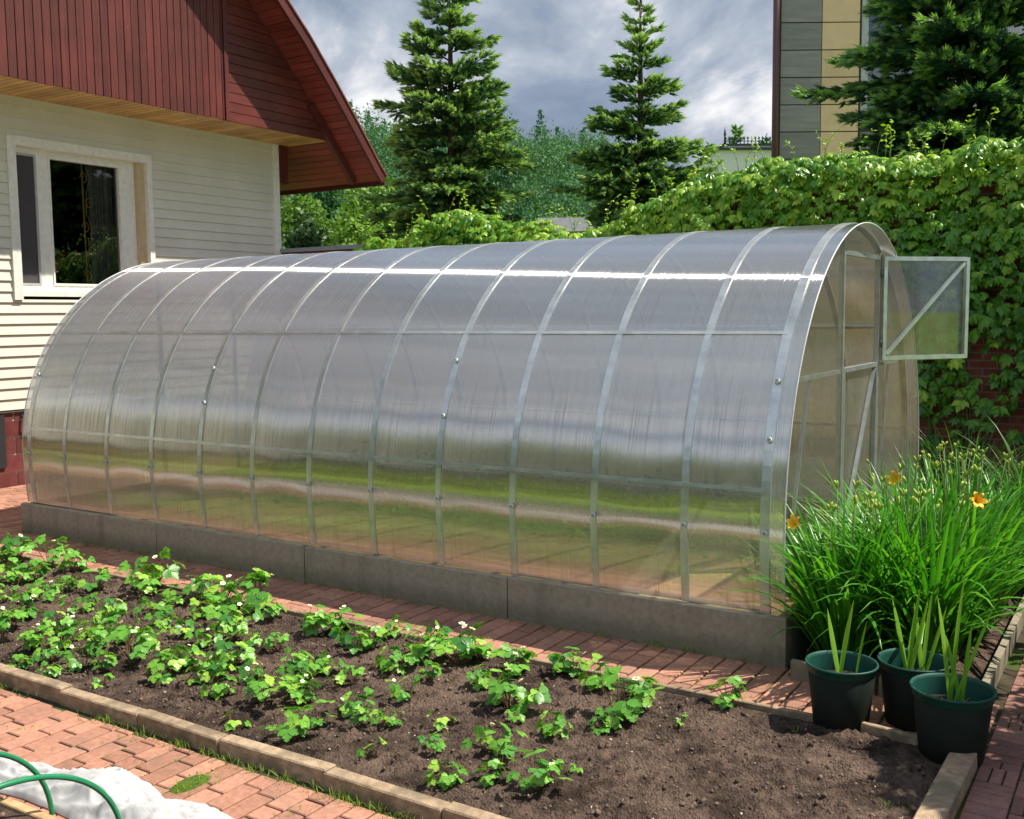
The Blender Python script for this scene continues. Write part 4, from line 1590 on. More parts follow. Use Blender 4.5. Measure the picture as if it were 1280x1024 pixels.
def spruce(loc, H, R, seed, label, mat='needle', zcut=0.0, shoot=0.16, tl=0.30, dens=1.0, droop=0.35, pw=0.8, gap=0.30, shape=None):
    rs = np.random.default_rng(seed)
    root = thing('spruce_tree', loc, 0, label, 'tree')
    MB().tube([(0, 0, 0), (0.01, 0, H*0.5), (0, 0.01, H*0.85), (0, 0, H*0.99)], [0.05+H*0.014, 0.03+H*0.008, 0.02+H*.002, 0.012], 10).build('trunk', M['bark'], root)
    O, D, S, T = [], [], [], []
    limbs = MB()
    z = max(0.5, zcut)
    while z < H*0.985:
        fr = 1-z/H
        Lmax = R*fr**pw
        if shape is not None:
            Lmax *= shape(z/H)
        nb = 4+int(3*min(1, fr*2.5))
        a0 = rs.uniform(0, 2*pi)
        for k in range(nb):
            a = a0+2*pi*k/nb+rs.uniform(-.3, .3)
            L = Lmax*rs.uniform(0.5, 1.18)
            if L < 0.10:
                L = 0.10
            zb = z+rs.uniform(-.20, .20)
            out = np.array([cos(a), sin(a), 0])
            tan = np.array([-sin(a), cos(a), 0])
            up0 = 0.55*(1-fr*1.9) if fr < 0.5 else 0.0
            dr = droop*L*(0.6+0.6*fr)

            def P(t):
                return out*L*t+np.array([0, 0, zb+L*up0*t-dr*t*t*(1.35-0.65*t*t)])+tan*0.06*L*sin(t*3+k)
            ts = np.linspace(0, 1, 6)
            limbs.tube([P(t) for t in ts], [0.006+0.012*L*(1-t) for t in ts], 4, caps=False)
            n = max(2, int(L/0.075*dens))
            for j in range(n):
                t = 0.07+0.93*(j+rs.random()*.7)/n
                p = P(min(t, 1))
                d = unit(P(min(t+.05, 1.05))-P(t-.05))
                tw = tl*min(1.0, L)*(1-0.75*max(0, t-.25)/.75)*rs.uniform(.7, 1.2)+0.05
                for sg in (-1, 1):
                    sd = unit(d*0.75+sg*tan*0.8+np.array([0, 0, rs.uniform(-.25, .1)]))
                    m_ = max(1, int(tw/(shoot*0.55)))
                    for q_ in range(m_):
                        u = (q_+0.3)/m_*tw
                        for rep in range(1 if q_ < m_-1 else 2):
                            O.append(p+sd*u+rs.normal(0, .012, 3)-np.array([0, 0, 0.25*u*u]))
                            dd = sd*0.8+d*0.5+rs.normal(0, .28, 3)+np.array([0, 0, 0.12])
                            D.append(dd)
                            S.append(shoot*rs.uniform(.75, 1.25))
                            tip = (q_ == m_-1)
                            T.append(np.clip((0.78 if tip and rs.random() < .7 else 0.30)+0.14*t+rs.normal(0, .10), 0, 1))
            O.append(P(0.98))
            D.append(P(1)-P(.9))
            S.append(shoot*1.2)
            T.append(0.85)
        z += gap*(0.55+0.55*fr)*rs.uniform(.8, 1.2)
    for k in range(6):
        O.append(np.array([0, 0, H*(.955+.009*k)]))
        D.append(np.array([rs.normal(0, .3), rs.normal(0, .3), 1.0]))
        S.append(shoot*.8)
        T.append(.4)
    limbs.build('branches', M['bark'], root)
    O, D = np.array(O), np.array(D)
    V, F, TT = inst(SV, SF, basis(D, rs.normal(size=(len(O), 3))), O, np.array(S), T)
    link('foliage', npmesh('foliage', V, F, TT), M[mat], root)
    return root


def at_y(px, py, Y):
    P = on(px, py, 1, Y)
    return P


P = at_y(566, 300, 9.0)
spruce((P[0], 9.0, 0), 7.5, 2.15, 11, 'tall green spruce nearest the red gable', droop=0.20, pw=0.62, tl=0.46, dens=1.25, gap=.29, shoot=.165)
P = at_y(800, 300, 11.0)
spruce((P[0], 11.0, 0), 7.15, 2.5, 12, 'slim spruce with a bare leading shoot in the middle of the skyline', droop=0.12, pw=0.95, gap=0.32, tl=0.44, dens=1.25, shoot=.165)
P = at_y(1192, 190, 8.5)
spruce((P[0]+.1, 8.5, 0), 8.4, 3.1, 13, 'dark blue-green spruce in front of the grey panelled building', 'needledark', droop=0.16, pw=0.8, tl=0.55, gap=0.31, shoot=0.165, dens=1.4)

LEAF = np.array([(0, 0, 0), (0.33, 0.42, 0.08), (0, 1, 0), (-0.33, 0.42, 0.08)])
LEAFF = np.array([(0, 1, 2), (0, 2, 3)])


def crown_pts(rs, n, rx, rz, zc, lobes=14, shell=0.55):
    """points in clumps inside an ellipsoid"""
    C_ = rs.normal(size=(lobes, 3))
    C_ /= np.linalg.norm(C_, axis=1, keepdims=True)
    C_ *= rs.uniform(shell*.7, 1.0, (lobes, 1))*0.72
    rad = rs.uniform(.26, .46, lobes)
    k = rs.integers(0, lobes, n)
    d = rs.normal(size=(n, 3))
    d /= np.linalg.norm(d, axis=1, keepdims=True)
    r = rs.uniform(.45, 1, (n, 1))**0.6
    p = C_[k]+d*r*rad[k][:, None]
    p = p*np.array([rx, rx, rz])+np.array([0, 0, zc])
    nrm = d+np.array([0, 0, 0.5])
    tint = np.clip(0.35+0.25*rs.normal(size=lobes)[k]*.6+rs.normal(0, .12, n)+.12*d[:, 2], 0, 1)
    return p, nrm, tint


def broadleaf(name, loc, H, rx, seed, label, mat='broad', n=5000, leaf=0.13, cat='tree', trunk=True, group=None, low=0.25, lobes=16):
    rs = np.random.default_rng(seed)
    root = thing(name, loc, 0, label, cat, group)
    zc = H*(low+(1-low)/2)
    rz = H*(1-low)/2*1.15
    p, nrm, tint = crown_pts(rs, n, rx, rz, zc, lobes)
    keep = p[:, 2] > 0.02
    p, nrm, tint = p[keep], nrm[keep], tint[keep]
    D = rs.normal(size=p.shape)+nrm*0.3
    V, F, T = inst(LEAF, LEAFF, basis(D, nrm+rs.normal(0, .5, p.shape)), p, leaf*rs.uniform(.6, 1.3, len(p)), tint)
    link('foliage', npmesh('foliage', V, F, T), M[mat], root)
    t = MB()
    t.tube([(0, 0, 0), (0.03, 0, H*.35), (0, 0, H*.75)], [0.02+H*.018, .015+H*.011, .01], 8)
    for k in range(6):
        a = rs.uniform(0, 6.28)
        z0 = H*rs.uniform(.25, .55)
        t.tube([(0, 0, z0), (cos(a)*rx*.4, sin(a)*rx*.4, z0+H*.14), (cos(a)*rx*.75, sin(a)*rx*.75, z0+H*.2)], [.008+H*.006, .006+H*.003, .004], 5)
    t.build('trunk', M['bark'], root)
    return root


# bushes in the gap between the house and the first spruce
def gp(px, Y):
    return on(px, 300, 1, Y)[0]


broadleaf('bush', (gp(372, 8.2), 8.2, 0), 3.9, 1.0, 31, 'dark green bush right beside the house corner', 'broaddark', 6000, 0.12, 'bush', lobes=22)
broadleaf('broadleaf_tree', (gp(415, 12), 12.0, 0), 4.6, 1.5, 32, 'bright yellow-green tree under the roof overhang', 'broad', 7000, 0.14)
broadleaf('broadleaf_tree', (gp(462, 16), 16.0, 0), 5.4, 1.9, 33, 'bright green tree left of the tallest spruce, behind the dark roof', 'broad', 7000, 0.16)
broadleaf('broadleaf_tree', (gp(395, 24), 24.0, 0), 8.4, 2.8, 34, 'rounded mid green tree below the roof overhang, farther back', 'forest', 7000, 0.24)
broadleaf('broadleaf_tree', (gp(330, 15), 15.0, 0), 5.6, 2.0, 35, 'dark tree hidden mostly by the house corner', 'broaddark', 5000, 0.16)
broadleaf('bush', (gp(648, 7.6), 7.6, 0), 3.15, 0.5, 36, 'small leafy bush poking over the low wall right of the tallest spruce', 'broad', 2500, 0.09, 'bush', lobes=14)
broadleaf('bush', (gp(885, 8.4), 8.4, 0), 3.85, 0.45, 37, 'light green bush beside the slim spruce, above the tall wall', 'broad', 2500, 0.09, 'bush', lobes=10)
# out of frame, right: it shades the mosaic path
broadleaf('lilac_bush', (2.75, 0.95, 0), 2.35, 1.05, 38, 'broad lilac bush beyond the right edge of the mosaic path', 'broaddark', 9000, 0.11, 'bush', low=0.05, lobes=26)
broadleaf('lilac_bush', (2.55, -0.15, 0), 2.3, 0.85, 39, 'narrow lilac bush nearer the camera beyond the mosaic path', 'broaddark', 7000, 0.11, 'bush', low=0.05, lobes=24)
# the garden behind the camera, seen in the sheets' reflections
for i, (x, y, h, r) in enumerate([(-9, -17, 6, 3), (-4.5, -18, 7, 3.2), (0.5, -17, 6, 3), (5, -15, 6.5, 3), (-14, -15, 7, 3.4), (9, -9, 6, 2.8), (-20, -11, 7, 3.5)]):
    broadleaf('apple_tree', (x, y, 0), h, r, 60+i, 'orchard tree on the lawn behind the viewpoint, %s' % ['left of the row', 'tall one left of centre', 'straight behind', 'right of centre', 'far left', 'near the right side', 'farthest left by the house'][i], 'broad', 3500, 0.32, group='orchard trees behind the viewpoint', low=0.15, lobes=20)

hp_ = np.stack([RNG.uniform(-7.5, 2.5, 16000), RNG.uniform(-4.6, -3.55, 16000), np.abs(RNG.normal(.03, .07, 16000))], 1)
V, F, T = inst(LEAF, LEAFF, basis(RNG.normal(size=hp_.shape), RNG.normal(size=hp_.shape)+[0, 0, 1.2]), hp_, RNG.uniform(.04, .09, len(hp_)), RNG.uniform(.3, 1, len(hp_)))
tag(link('ground_cover', npmesh('ground_cover', V, F, T), M['broad']), 'low leafy greens filling the bed beyond the fleece', 'greens', kind='stuff')
for i, (x, y) in enumerate([(-13, -10.5), (-10, -10), (-7.2, -10.4), (-4.4, -10), (-1.6, -10.4), (1.2, -10), (4.0, -10.3)]):
    broadleaf('hedge_bush', (x, y, 0), 3.9, 2.1, 90+i, '%s bush from the left in the dark hedge behind the viewpoint' % ordinal(i+1), 'broaddark', 3500, 0.22, 'hedge', group='hedge behind the viewpoint', low=0.0, lobes=26)

# hillside ------------------------------------------------------------------
# crest heights measured by direction
CP = [(150, 140), (350, 135), (460, 150), (520, 165), (600, 158), (700, 162), (760, 168), (820, 195), (880, 222), (960, 250), (1300, 290)]


def hill_h(x, y):
    d = np.array([x, y])-CAM[:2]
    r = np.linalg.norm(d)
    fx, fy = d@_F[:2]/cos(PIT), d@_R0[:2]
    if fx <= 0:
        return 0.0
    px = 640+FPX*fy/fx
    py = np.interp(px, [c[0] for c in CP], [c[1] for c in CP])
    tan_el = (394-py)/FPX
    crest = tan_el*150*0.99+1.8-11
    u = min(1, max(0, (r-55)/95))
    h = crest*(u*u*(3-2*u))
    return h+1.2*fbm(x*.03, y*.03, 4, 3)*u


hx = np.linspace(-220, 70, 60)
hy = np.linspace(30, 230, 44)
HV = np.array([[(x, y, max(-0.3, hill_h(x, y))-0.25) for x in hx] for y in hy]).reshape(-1, 3)
idx = np.arange(len(hx)*len(hy)).reshape(len(hy), len(hx))
HF = np.stack([idx[:-1, :-1], idx[:-1, 1:], idx[1:, 1:], idx[1:, :-1]], -1).reshape(-1, 4)
tag(link('hill', npmesh('hill', HV, HF, smooth=True), M['lawn']), kind='structure')

rs = np.random.default_rng(99)
parts = []
cnt = 0
tries = 0
while cnt < 620 and tries < 9000:
    tries += 1
    px = rs.uniform(300, 960)
    rr_ = 84+78*rs.random()**0.8
    d = (_F[:2]/cos(PIT))*1.0+_R0[:2]*(px-640)/FPX
    d = d/np.linalg.norm(d)
    x, y = CAM[:2]+d*rr_
    h = hill_h(x, y)
    con = rs.random() < (0.5 if rr_ > 140 else 0.10)
    H = rs.uniform(8, 12) if rr_ > 110 else rs.uniform(5.5, 9)
    if px > 800 and rr_ > 90:
        H *= 0.8
    R = H*(0.17 if con else 0.30)
    n = 560
    if con:
        zz = rs.random(n)**0.8
        a = rs.uniform(0, 6.28, n)
        r = R*(1-zz)*rs.uniform(.5, 1.1, n)+.1
        p = np.stack([np.cos(a)*r, np.sin(a)*r, H*(.12+.88*zz)], 1)
        nrm = np.stack([np.cos(a), np.sin(a), np.full(n, .5)], 1)
        tt = np.clip(0.12+rs.normal(0, .1, n)+.1*zz, 0, 1)
    else:
        p, nrm, tt = crown_pts(rs, n, R, H*.42, H*.58, 9)
        tt = np.clip(tt+rs.uniform(-.15, .35), 0, 1)
    D = rs.normal(size=p.shape)
    p = p+np.array([x, y, h-.4])
    parts.append(inst(LEAF, LEAFF, basis(D, nrm+rs.normal(0, .6, p.shape)), p, rs.uniform(.5, 1.1, n)*.37, tt))
    cnt += 1
V, F, T = join(parts)
fo = link('forest', npmesh('forest', V, F, T), M['forest'])
tag(fo, 'wooded hillside of mixed conifers and birches beyond the gardens', 'forest', kind='stuff')

# ================================================================== BACKGROUND BUILDINGS
# modern building on the right, face turned towards the viewer
b0 = CAM+ray(980, 0)*22
b1 = CAM+ray(1280, 80)*22
E0 = CAM+ray(972.5, 200)*22
ang = atan2(_R0[1], _R0[0])
bl = thing('panelled_building', (E0[0], E0[1], 0), ang, 'modern building with grey and beige facade panels and a brown downpipe', 'building')
PW = 22/FPX
zj = [float((CAM+ray(1000, yy)*22)[2]) for yy in (203, 199, 166.5, 133.5, 100, 67, 33)]
ph = (zj[-1]-zj[1])/5
zlow = zj[1]


def bcol(x0, x1, mat, name, zbot, ztop, seed):
    mb = MB()
    rr = random.Random(seed)
    z = zlow
    while z > zbot:
        z -= ph
    while z < ztop:
        mb.box(x0+.008, -0.02, z+.012, x1-.008, 0.1, z+ph-.012, rr.random())
        z += ph
    return mb.build(name, mat, bl)


BT = 12.5
mb = MB()
fp = [(0, 0), (9, 0), (12.5, 7), (4.2, 7)]
for (u, v_) in zip(fp, fp[1:]+fp[:1]):
    mb.poly([(u[0], u[1], 0), (v_[0], v_[1], 0), (v_[0], v_[1], BT), (u[0], u[1], BT)])
mb.poly([(u[0], u[1], BT) for u in fp])
mb.build('building_core', M['seamdark'], bl)
bcol(0.02, 52*PW, M['panelgrey'], 'grey_panels', 0, BT, 1)
bcol(52*PW, 99*PW, M['panelbeige'], 'beige_panels', zlow, BT, 2)
MB().box(53*PW, -0.015, zlow-ph*1.0, 9.0, 0.05, zlow-0.03).build('dark_band', M['seamdark'], bl)
MB().tube([(-0.09, -0.08, 0), (-0.09, -0.08, BT)], 0.075, 12).build('downpipe', M['pipe'], bl)
wz0, wz1 = float((CAM+ray(1085, 145)*22)[2]), float((CAM+ray(1085, -30)*22)[2])
wb = bpy.data.objects.new('window', None)
COL.objects.link(wb)
wb.parent = bl
mb = MB()
wx0, wx1 = 101*PW, 330*PW
mb.box(wx0, -.04, wz0, wx0+.14, .04, wz1)
mb.box(wx1, -.04, wz0, wx1+.14, .04, wz1)
mb.box(wx0+.14, -.04, wz0, wx1, .04, wz0+.12)
mb.box(wx0+.14, -.04, wz1-.12, wx1, .04, wz1)
for u in (.35, .68):
    xx = wx0+(wx1-wx0)*u
    mb.box(xx-.05, -.04, wz0+.12, xx+.05, .04, wz1-.12)
mb.box(wx0-.05, -.10, wz0-.06, wx1+.2, .04, wz0-.002)
mb.build('window_frame', M['greyframe'], wb)
MB().box(wx0+.14, -.012, wz0+.12, wx1, -.002, wz1-.12).build('pane', M['glass'], wb)
bcol(101*PW, 340*PW, M['panelgrey'], 'grey_panels', 0, wz0-ph, 5)

# pale house with iron roof cresting, far off
cd = 60
cl = CAM+ray(889, 205)*cd
cr_ = CAM+ray(1010, 178)*cd
c0 = CAM+ray(896, 186)*cd
ch = thing('crested_house', (cl[0], cl[1], 0), ang+0.04, 'pale house with black iron cresting along its flat roof edge', 'house')
WZc = float(c0[2])
MB().box(0.4, 0, 0, 9, 6, WZc-.1).build('wall', M['whitewall'], ch)
MB().box(0.2, -0.25, WZc-.1, 9.2, 6.2, WZc+.02).build('lower_cornice', M['iron'], ch)
MB().box(0.75, 0.0, WZc+.021, 9, 5.8, WZc+.16).build('parapet', M['whitewall'], ch)
MB().box(0.65, -0.12, WZc+.161, 9.1, 5.9, WZc+.26).build('upper_cornice', M['iron'], ch)
mb = MB()
for k in range(26):
    xx = 0.85+k*0.22
    mb.tube([(xx, 0, WZc+.26), (xx, 0, WZc+.52), (xx, 0, WZc+.60), (xx, 0, WZc+.72)], [.035, .03, .07, .01], 5)
mb.beam((.8, 0, WZc+.42), (6.6, 0, WZc+.42), .03, .04)
mb.tube([(.8, 0, WZc+.26), (.8, 0, WZc+.7), (.8, 0, WZc+.8), (.8, 0, WZc+1.25)], [.07, .05, .08, .01], 6)
mb.build('cresting', M['iron'], ch)
for i, (px, py0, py1, R_) in enumerate([(921, 160, 182, 9), (958, 171, 184, 7)]):
    pt = CAM+ray(px, py0)*75
    spr = spruce((pt[0], pt[1], 0), float(pt[2]), 1.2, 71+i, ['small distant conifer above the iron cresting, taller one', 'small distant conifer above the iron cresting, shorter one'][i], 'needledark', zcut=float(pt[2])-2.6, shoot=0.4, dens=.45, tl=.4, gap=.5, pw=.45, droop=.1)

# roofs peeping over the wall
for name, px0, px1, py, depth, lab, mat, wall in (('garden_house', 556, 638, 268, 48, 'grey roofed house seen low behind the tallest spruce', 'slate', 'wood'),
                                       ('garden_house', 668, 752, 268, 48, 'small house with a low grey roof between the two spruces', 'slate', 'whitewall')):
    a = CAM+ray(px0, py)*depth
    w = (px1-px0)*depth/FPX
    t = thing(name, (a[0], a[1], 0), ang, lab, 'house')
    zr = float(a[2])
    MB().box(0.15, 0.3, 0, w-.15, 3.4, zr-.75).build('wall', M[wall], t)
    mb = MB()
    mb.poly([(0, 0, zr-.85), (w, 0, zr-.85), (w-.2, 1.8, zr), (.2, 1.8, zr)])
    mb.poly([(w, 3.7, zr-.85), (0, 3.7, zr-.85), (.2, 1.8, zr), (w-.2, 1.8, zr)])
    mb.poly([(0, 3.7, zr-.85), (0, 0, zr-.85), (.2, 1.8, zr)])
    mb.poly([(w, 0, zr-.85), (w, 3.7, zr-.85), (w-.2, 1.8, zr)])
    mb.build('roof', M[mat], t)
a = CAM+ray(779, 256)*44
t = thing('pavilion', (a[0], a[1], 0), ang, 'little grey pavilion with a pointed cap beside the slim spruce', 'pavilion')
zr = float(a[2])
MB().box(-.42, -.42, 0, .42, .42, zr-.75).build('wall', M['slate'], t)
MB().lathe([(0.001, 0.0), (0.22, -.06), (0.30, -.14), (0.28, -.2), (0.62, -.62), (0.66, -.7), (0.1, -.72)], (0, 0, zr), 8).build('cap', M['whitewall'], t)
MB().box(-1.0, -.6, 0, 1.1, .8, zr-1.25).build('lower_wall', M['whitewall'], t)
# dark gable roof below the overhang
a = CAM+ray(424, 292)*30
c = CAM+ray(474, 252)*30
d_ = CAM+ray(560, 300)*30
t = thing('dark_roofed_shed', (0, 0, 0), 0, 'dark pitched shed roof rising behind the low wall by the overhang', 'shed')
back = _F*np.array([1, 1, 0])*4
mb = MB()
th_ = np.array([0, 0, -.28])
for (p, q) in ((a, c), (c, d_)):
    mb.poly([p, q, q+back, p+back])
    mb.poly([p, q, q+th_, p+th_])
    mb.poly([p+th_, q+th_, q+th_+back, p+th_+back])
mb.build('roof', M['darkroof'], t)
aw, cw_, dw = a+_F*.3+th_, c+_F*.3+th_, d_+_F*.3+th_
MB().poly([(aw[0], aw[1], 0), (dw[0], dw[1], 0), dw, cw_, aw]).build('wall', M['wood'], t)

# ================================================================== STRAWBERRIES
# serrated leaflet
lf = []
out = [(0, 0), (.16, .10), (.30, .25), (.27, .31), (.37, .42), (.33, .48), (.39, .60), (.33, .66), (.33, .76), (.23, .80), (.17, .92), (.08, .93), (0, 1.0)]
pts = [(x, y, 0.16*x-0.10*y*y) for x, y in out]+[(-x, y, 0.16*x-0.10*y*y) for x, y in out[1:-1][::-1]]
cen = [(0, .3, -.015), (0, .6, -.05), (0, .85, -.085)]
SLV = np.array(pts+cen)
nn_ = len(pts)
SLF = []
for i in range(nn_):
    j = (i+1) % nn_
    ym = (pts[i][1]+pts[j][1])/2
    cidx = nn_+(0 if ym < .42 else (1 if ym < .74 else 2))
    SLF.append((i, j, cidx))
SLF += [(2, nn_+1, nn_), (nn_-2, nn_, nn_+1)]
for (i, c1, c2) in ((4, 0, 1), (nn_-4, 1, 0), (7, 1, 2), (nn_-7, 2, 1)):
    SLF.append((i, nn_+c2, nn_+c1))
SLF = np.array(SLF)


def strawberry_proto(seed, nleaf, nflow):
    rs = np.random.default_rng(seed)
    root = bpy.data.objects.new('strawberry_plant', None)
    COL.objects.link(root)
    st, fst = MB(), MB()
    O, D, N, S, T = [], [], [], [], []
    nleaf = int(nleaf*1.5)
    for k in range(nleaf):
        a = 2*pi*k/nleaf*1.0+rs.uniform(-.5, .5)+(k % 2)*0.8
        el = rs.uniform(.62, 1.42)
        L = rs.uniform(.05, .155)
        d = np.array([cos(a)*cos(el), sin(a)*cos(el), sin(el)])
        p = d*L
        b0_ = np.array([cos(a)*.01, sin(a)*.01, 0])
        st.tube([b0_, b0_+d*L*.5+np.array([0, 0, .012]), p], [.0022, .0018, .0014], 5, caps=False)
        s_ = rs.uniform(.040, .064)
        face = unit(np.array([cos(a)*.6, sin(a)*.6, 1.0])+rs.normal(0, .36, 3))
        fwd = np.array([cos(a), sin(a), -.15+rs.uniform(-.3, .3)])
        sd = unit(np.cross(fwd, face))
        f2 = unit(np.cross(face, sd))
        tt = np.clip(rs.normal(.48, .2), 0, 1)
        for da in (-1.15, 0, 1.15):
            O.append(p)
            D.append(f2*cos(da)+sd*sin(da))
            N.append(face+sd*sin(da)*.25+rs.normal(0, .06, 3))
            S.append(s_*(1.0 if da == 0 else .9))
            T.append(tt+rs.normal(0, .04))
    O, D, N = map(np.array, (O, D, N))
    V, F, TT = inst(SLV, SLF, basis(D, N), O, np.array(S), T)
    link('leaves', npmesh('leaves', V, F, TT, smooth=True), M['straw'], root)
    st.build('stems', M['redstem'], root)
    for k in range(nflow):
        a = rs.uniform(0, 6.28)
        r_ = rs.uniform(.01, .075)
        p = np.array([cos(a)*r_, sin(a)*r_, rs.uniform(.095, .15)])
        fo_ = bpy.data.objects.new('flower', None)
        mb = MB()
        up = unit(np.array([rs.normal(0, .3), rs.normal(-.25, .3), 1]))
        e1 = unit(np.cross(up, (1, 0, .1)))
        e2 = np.cross(up, e1)
        for q_ in range(5):
            b_ = 2*pi*q_/5
            dd = e1*cos(b_)+e2*sin(b_)
            ss = -e1*sin(b_)+e2*cos(b_)
            rad = .0115
            mb.poly([p+dd*.003, p+dd*rad*.55+ss*rad*.55+up*.001, p+dd*rad*1.05+ss*rad*.3+up*.002, p+dd*rad*1.05-ss*rad*.3+up*.002, p+dd*rad*.55-ss*rad*.55+up*.001])
        fl = mb.build('flower', M['petal'], root)
        bpy.data.objects.remove(fo_)
        MB().tube([p+up*.001, p+up*.005], [.0055, .003], 8).build('centre', M['yellow'], fl)
        st2 = MB().tube([np.array([0, 0, 0.0]), p*np.array([.4, .4, .6]), p-up*.001], [.0017, .0014, .001], 4, caps=False).build('flower_stem', M['stem'], root)
    return root


protos = {}
for s_i, (nl_, nf_) in enumerate([(9, 0), (7, 0), (12, 0), (9, 1), (11, 1), (7, 1), (12, 2), (10, 2), (13, 3), (11, 3), (14, 4), (5, 0), (4, 0), (8, 2)]):
    protos.setdefault(nf_, []).append([strawberry_proto(300+s_i, nl_, nf_), nl_, False])
SP = [(38, 683, 45, 2), (5, 698, 40, 0), (63, 698, 40, 1), (20, 721, 30, 0), (53, 734, 28, 1), (114, 698, 32, 0), (122, 724, 42, 2), (84, 729, 30, 0), (5, 744, 28, 1), (30, 759, 50, 3), (15, 774, 40, 1), (112, 754, 26, 0), (89, 757, 24, 0), (190, 719, 55, 1), (178, 734, 40, 0), (218, 744, 36, 0), (196, 754, 36, 1), (71, 780, 36, 0), (102, 782, 45, 2), (135, 782, 42, 1), (40, 800, 38, 2), (76, 797, 46, 1), (63, 815, 38, 2), (122, 802, 42, 3), (165, 812, 52, 1), (132, 825, 38, 0), (63, 835, 36, 0), (127, 850, 24, 0), (218, 822, 52, 2), (200, 838, 46, 0), (231, 787, 34, 2), (203, 772, 36, 0), (244, 843, 36, 0),
      (278, 738, 60, 3), (324, 743, 56, 3), (288, 769, 50, 1), (339, 764, 38, 0), (288, 789, 38, 0), (314, 799, 38, 1), (288, 817, 52, 0), (271, 837, 46, 2), (276, 858, 40, 0), (235, 822, 36, 1), (326, 863, 58, 3), (293, 898, 30, 0), (372, 820, 46, 0), (392, 781, 42, 2), (423, 776, 42, 2), (443, 802, 50, 1), (466, 799, 40, 0), (403, 830, 38, 1), (372, 845, 42, 0), (375, 863, 46, 3), (443, 842, 30, 0), (443, 875, 44, 1), (370, 908, 55, 1), (398, 896, 32, 0), (448, 898, 38, 1), (484, 898, 32, 1), (466, 934, 32, 0),
      (503, 781, 32, 1), (491, 829, 38, 0), (534, 808, 46, 1), (577, 808, 72, 3), (539, 841, 34, 0), (508, 862, 38, 1), (597, 849, 34, 0), (551, 897, 34, 0), (541, 928, 28, 0), (559, 966, 46, 0), (646, 826, 52, 4), (638, 867, 60, 3), (671, 864, 26, 0), (648, 897, 26, 0), (620, 925, 56, 1), (625, 951, 32, 0), (615, 963, 42, 0), (668, 971, 54, 1), (694, 907, 40, 0), (704, 831, 36, 0), (716, 830, 46, 1), (749, 847, 46, 0), (782, 875, 78, 1), (747, 904, 26, 0), (911, 866, 54, 0), (723, 961, 14, 0), (683, 968, 32, 0), (849, 899, 12, 0)]
SP += [(12, 715, 42, 1), (48, 712, 40, 0), (95, 705, 30, 1), (2, 790, 44, 1), (22, 826, 36, 0), (60, 742, 34, 1), (140, 760, 30, 0), (158, 795, 42, 1), (186, 800, 40, 2), (104, 822, 40, 1), (255, 800, 34, 1), (300, 722, 42, 1), (256, 760, 36, 0), (350, 800, 28, 0), (318, 838, 34, 1), (420, 850, 28, 0), (515, 820, 38, 1), (555, 790, 40, 2), (600, 815, 34, 0), (232, 712, 26, 0), (765, 895, 40, 0), (800, 862, 36, 0)]
plants = []
for (px, py, w, nf) in SP:
    P = on(px, py+0.26*w, 2, 0.03)
    x, y = float(P[0]), float(min(max(P[1], BED_Y0+.07), BED_Y1-.05))
    depth = (np.array([x, y, .03])-CAM)@_F
    wm = w/FPX*depth
    plants.append((x, y, wm, nf))
rows = {'back': [], 'middle': [], 'front': []}
for p in plants:
    rows['back' if p[1] > -1.10 else ('middle' if p[1] > -1.62 else 'front')].append(p)
for rn, lst in rows.items():
    lst.sort(key=lambda p: -p[0])
    for i, (x, y, wm, nf) in enumerate(lst):
        cands = protos[nf]
        small = wm < 0.13
        pr_ = cands[(i*7+int(x*13)) % len(cands)]
        if nf == 0:
            pool = [c for c in cands if (c[1] <= 7) == small] or cands
            pr_ = pool[(i*7+int(x*13)) % len(pool)]
        base = pr_[0]
        if pr_[2]:
            o = copy_tree(base)
        else:
            o = base
            pr_[2] = True
        sc_ = max(0.35, min(1.42, wm/(0.21 if pr_[1] > 7 else 0.175)))
        o.location = (x, y, soil_h(x, y)-0.004)
        o.rotation_euler = (random.uniform(-.08, .08), random.uniform(-.08, .08), random.uniform(0, 6.28))
        o.scale = (sc_*random.uniform(1.0, 1.12), sc_*random.uniform(1.0, 1.12), sc_*random.uniform(.95, 1.25))
        desc = {0: 'strawberry plant without blossom', 1: 'strawberry plant with one white flower', 2: 'strawberry plant with two white flowers', 3: 'strawberry plant with three white flowers', 4: 'strawberry plant with four white flowers'}[nf]
        if sc_ < 0.62:
            desc = 'small '+desc
        where = {'back': 'by the back plank of the bed', 'middle': 'along the middle of the bed', 'front': 'by the front kerb'}[rn]
        tag(o, '%s, %s from right in the %s row' % (desc, ordinal(i+1), rn), 'strawberry plant', 'strawberry plants in the bed')
for lst in protos.values():
    for pr_ in lst:
        if not pr_[2]:
            for c in list(pr_[0].children):
                for cc in list(c.children):
                    bpy.data.objects.remove(cc)
                bpy.data.objects.remove(c)
            bpy.data.objects.remove(pr_[0])

# ================================================================== BLADES (lilies, gladioli, grass)


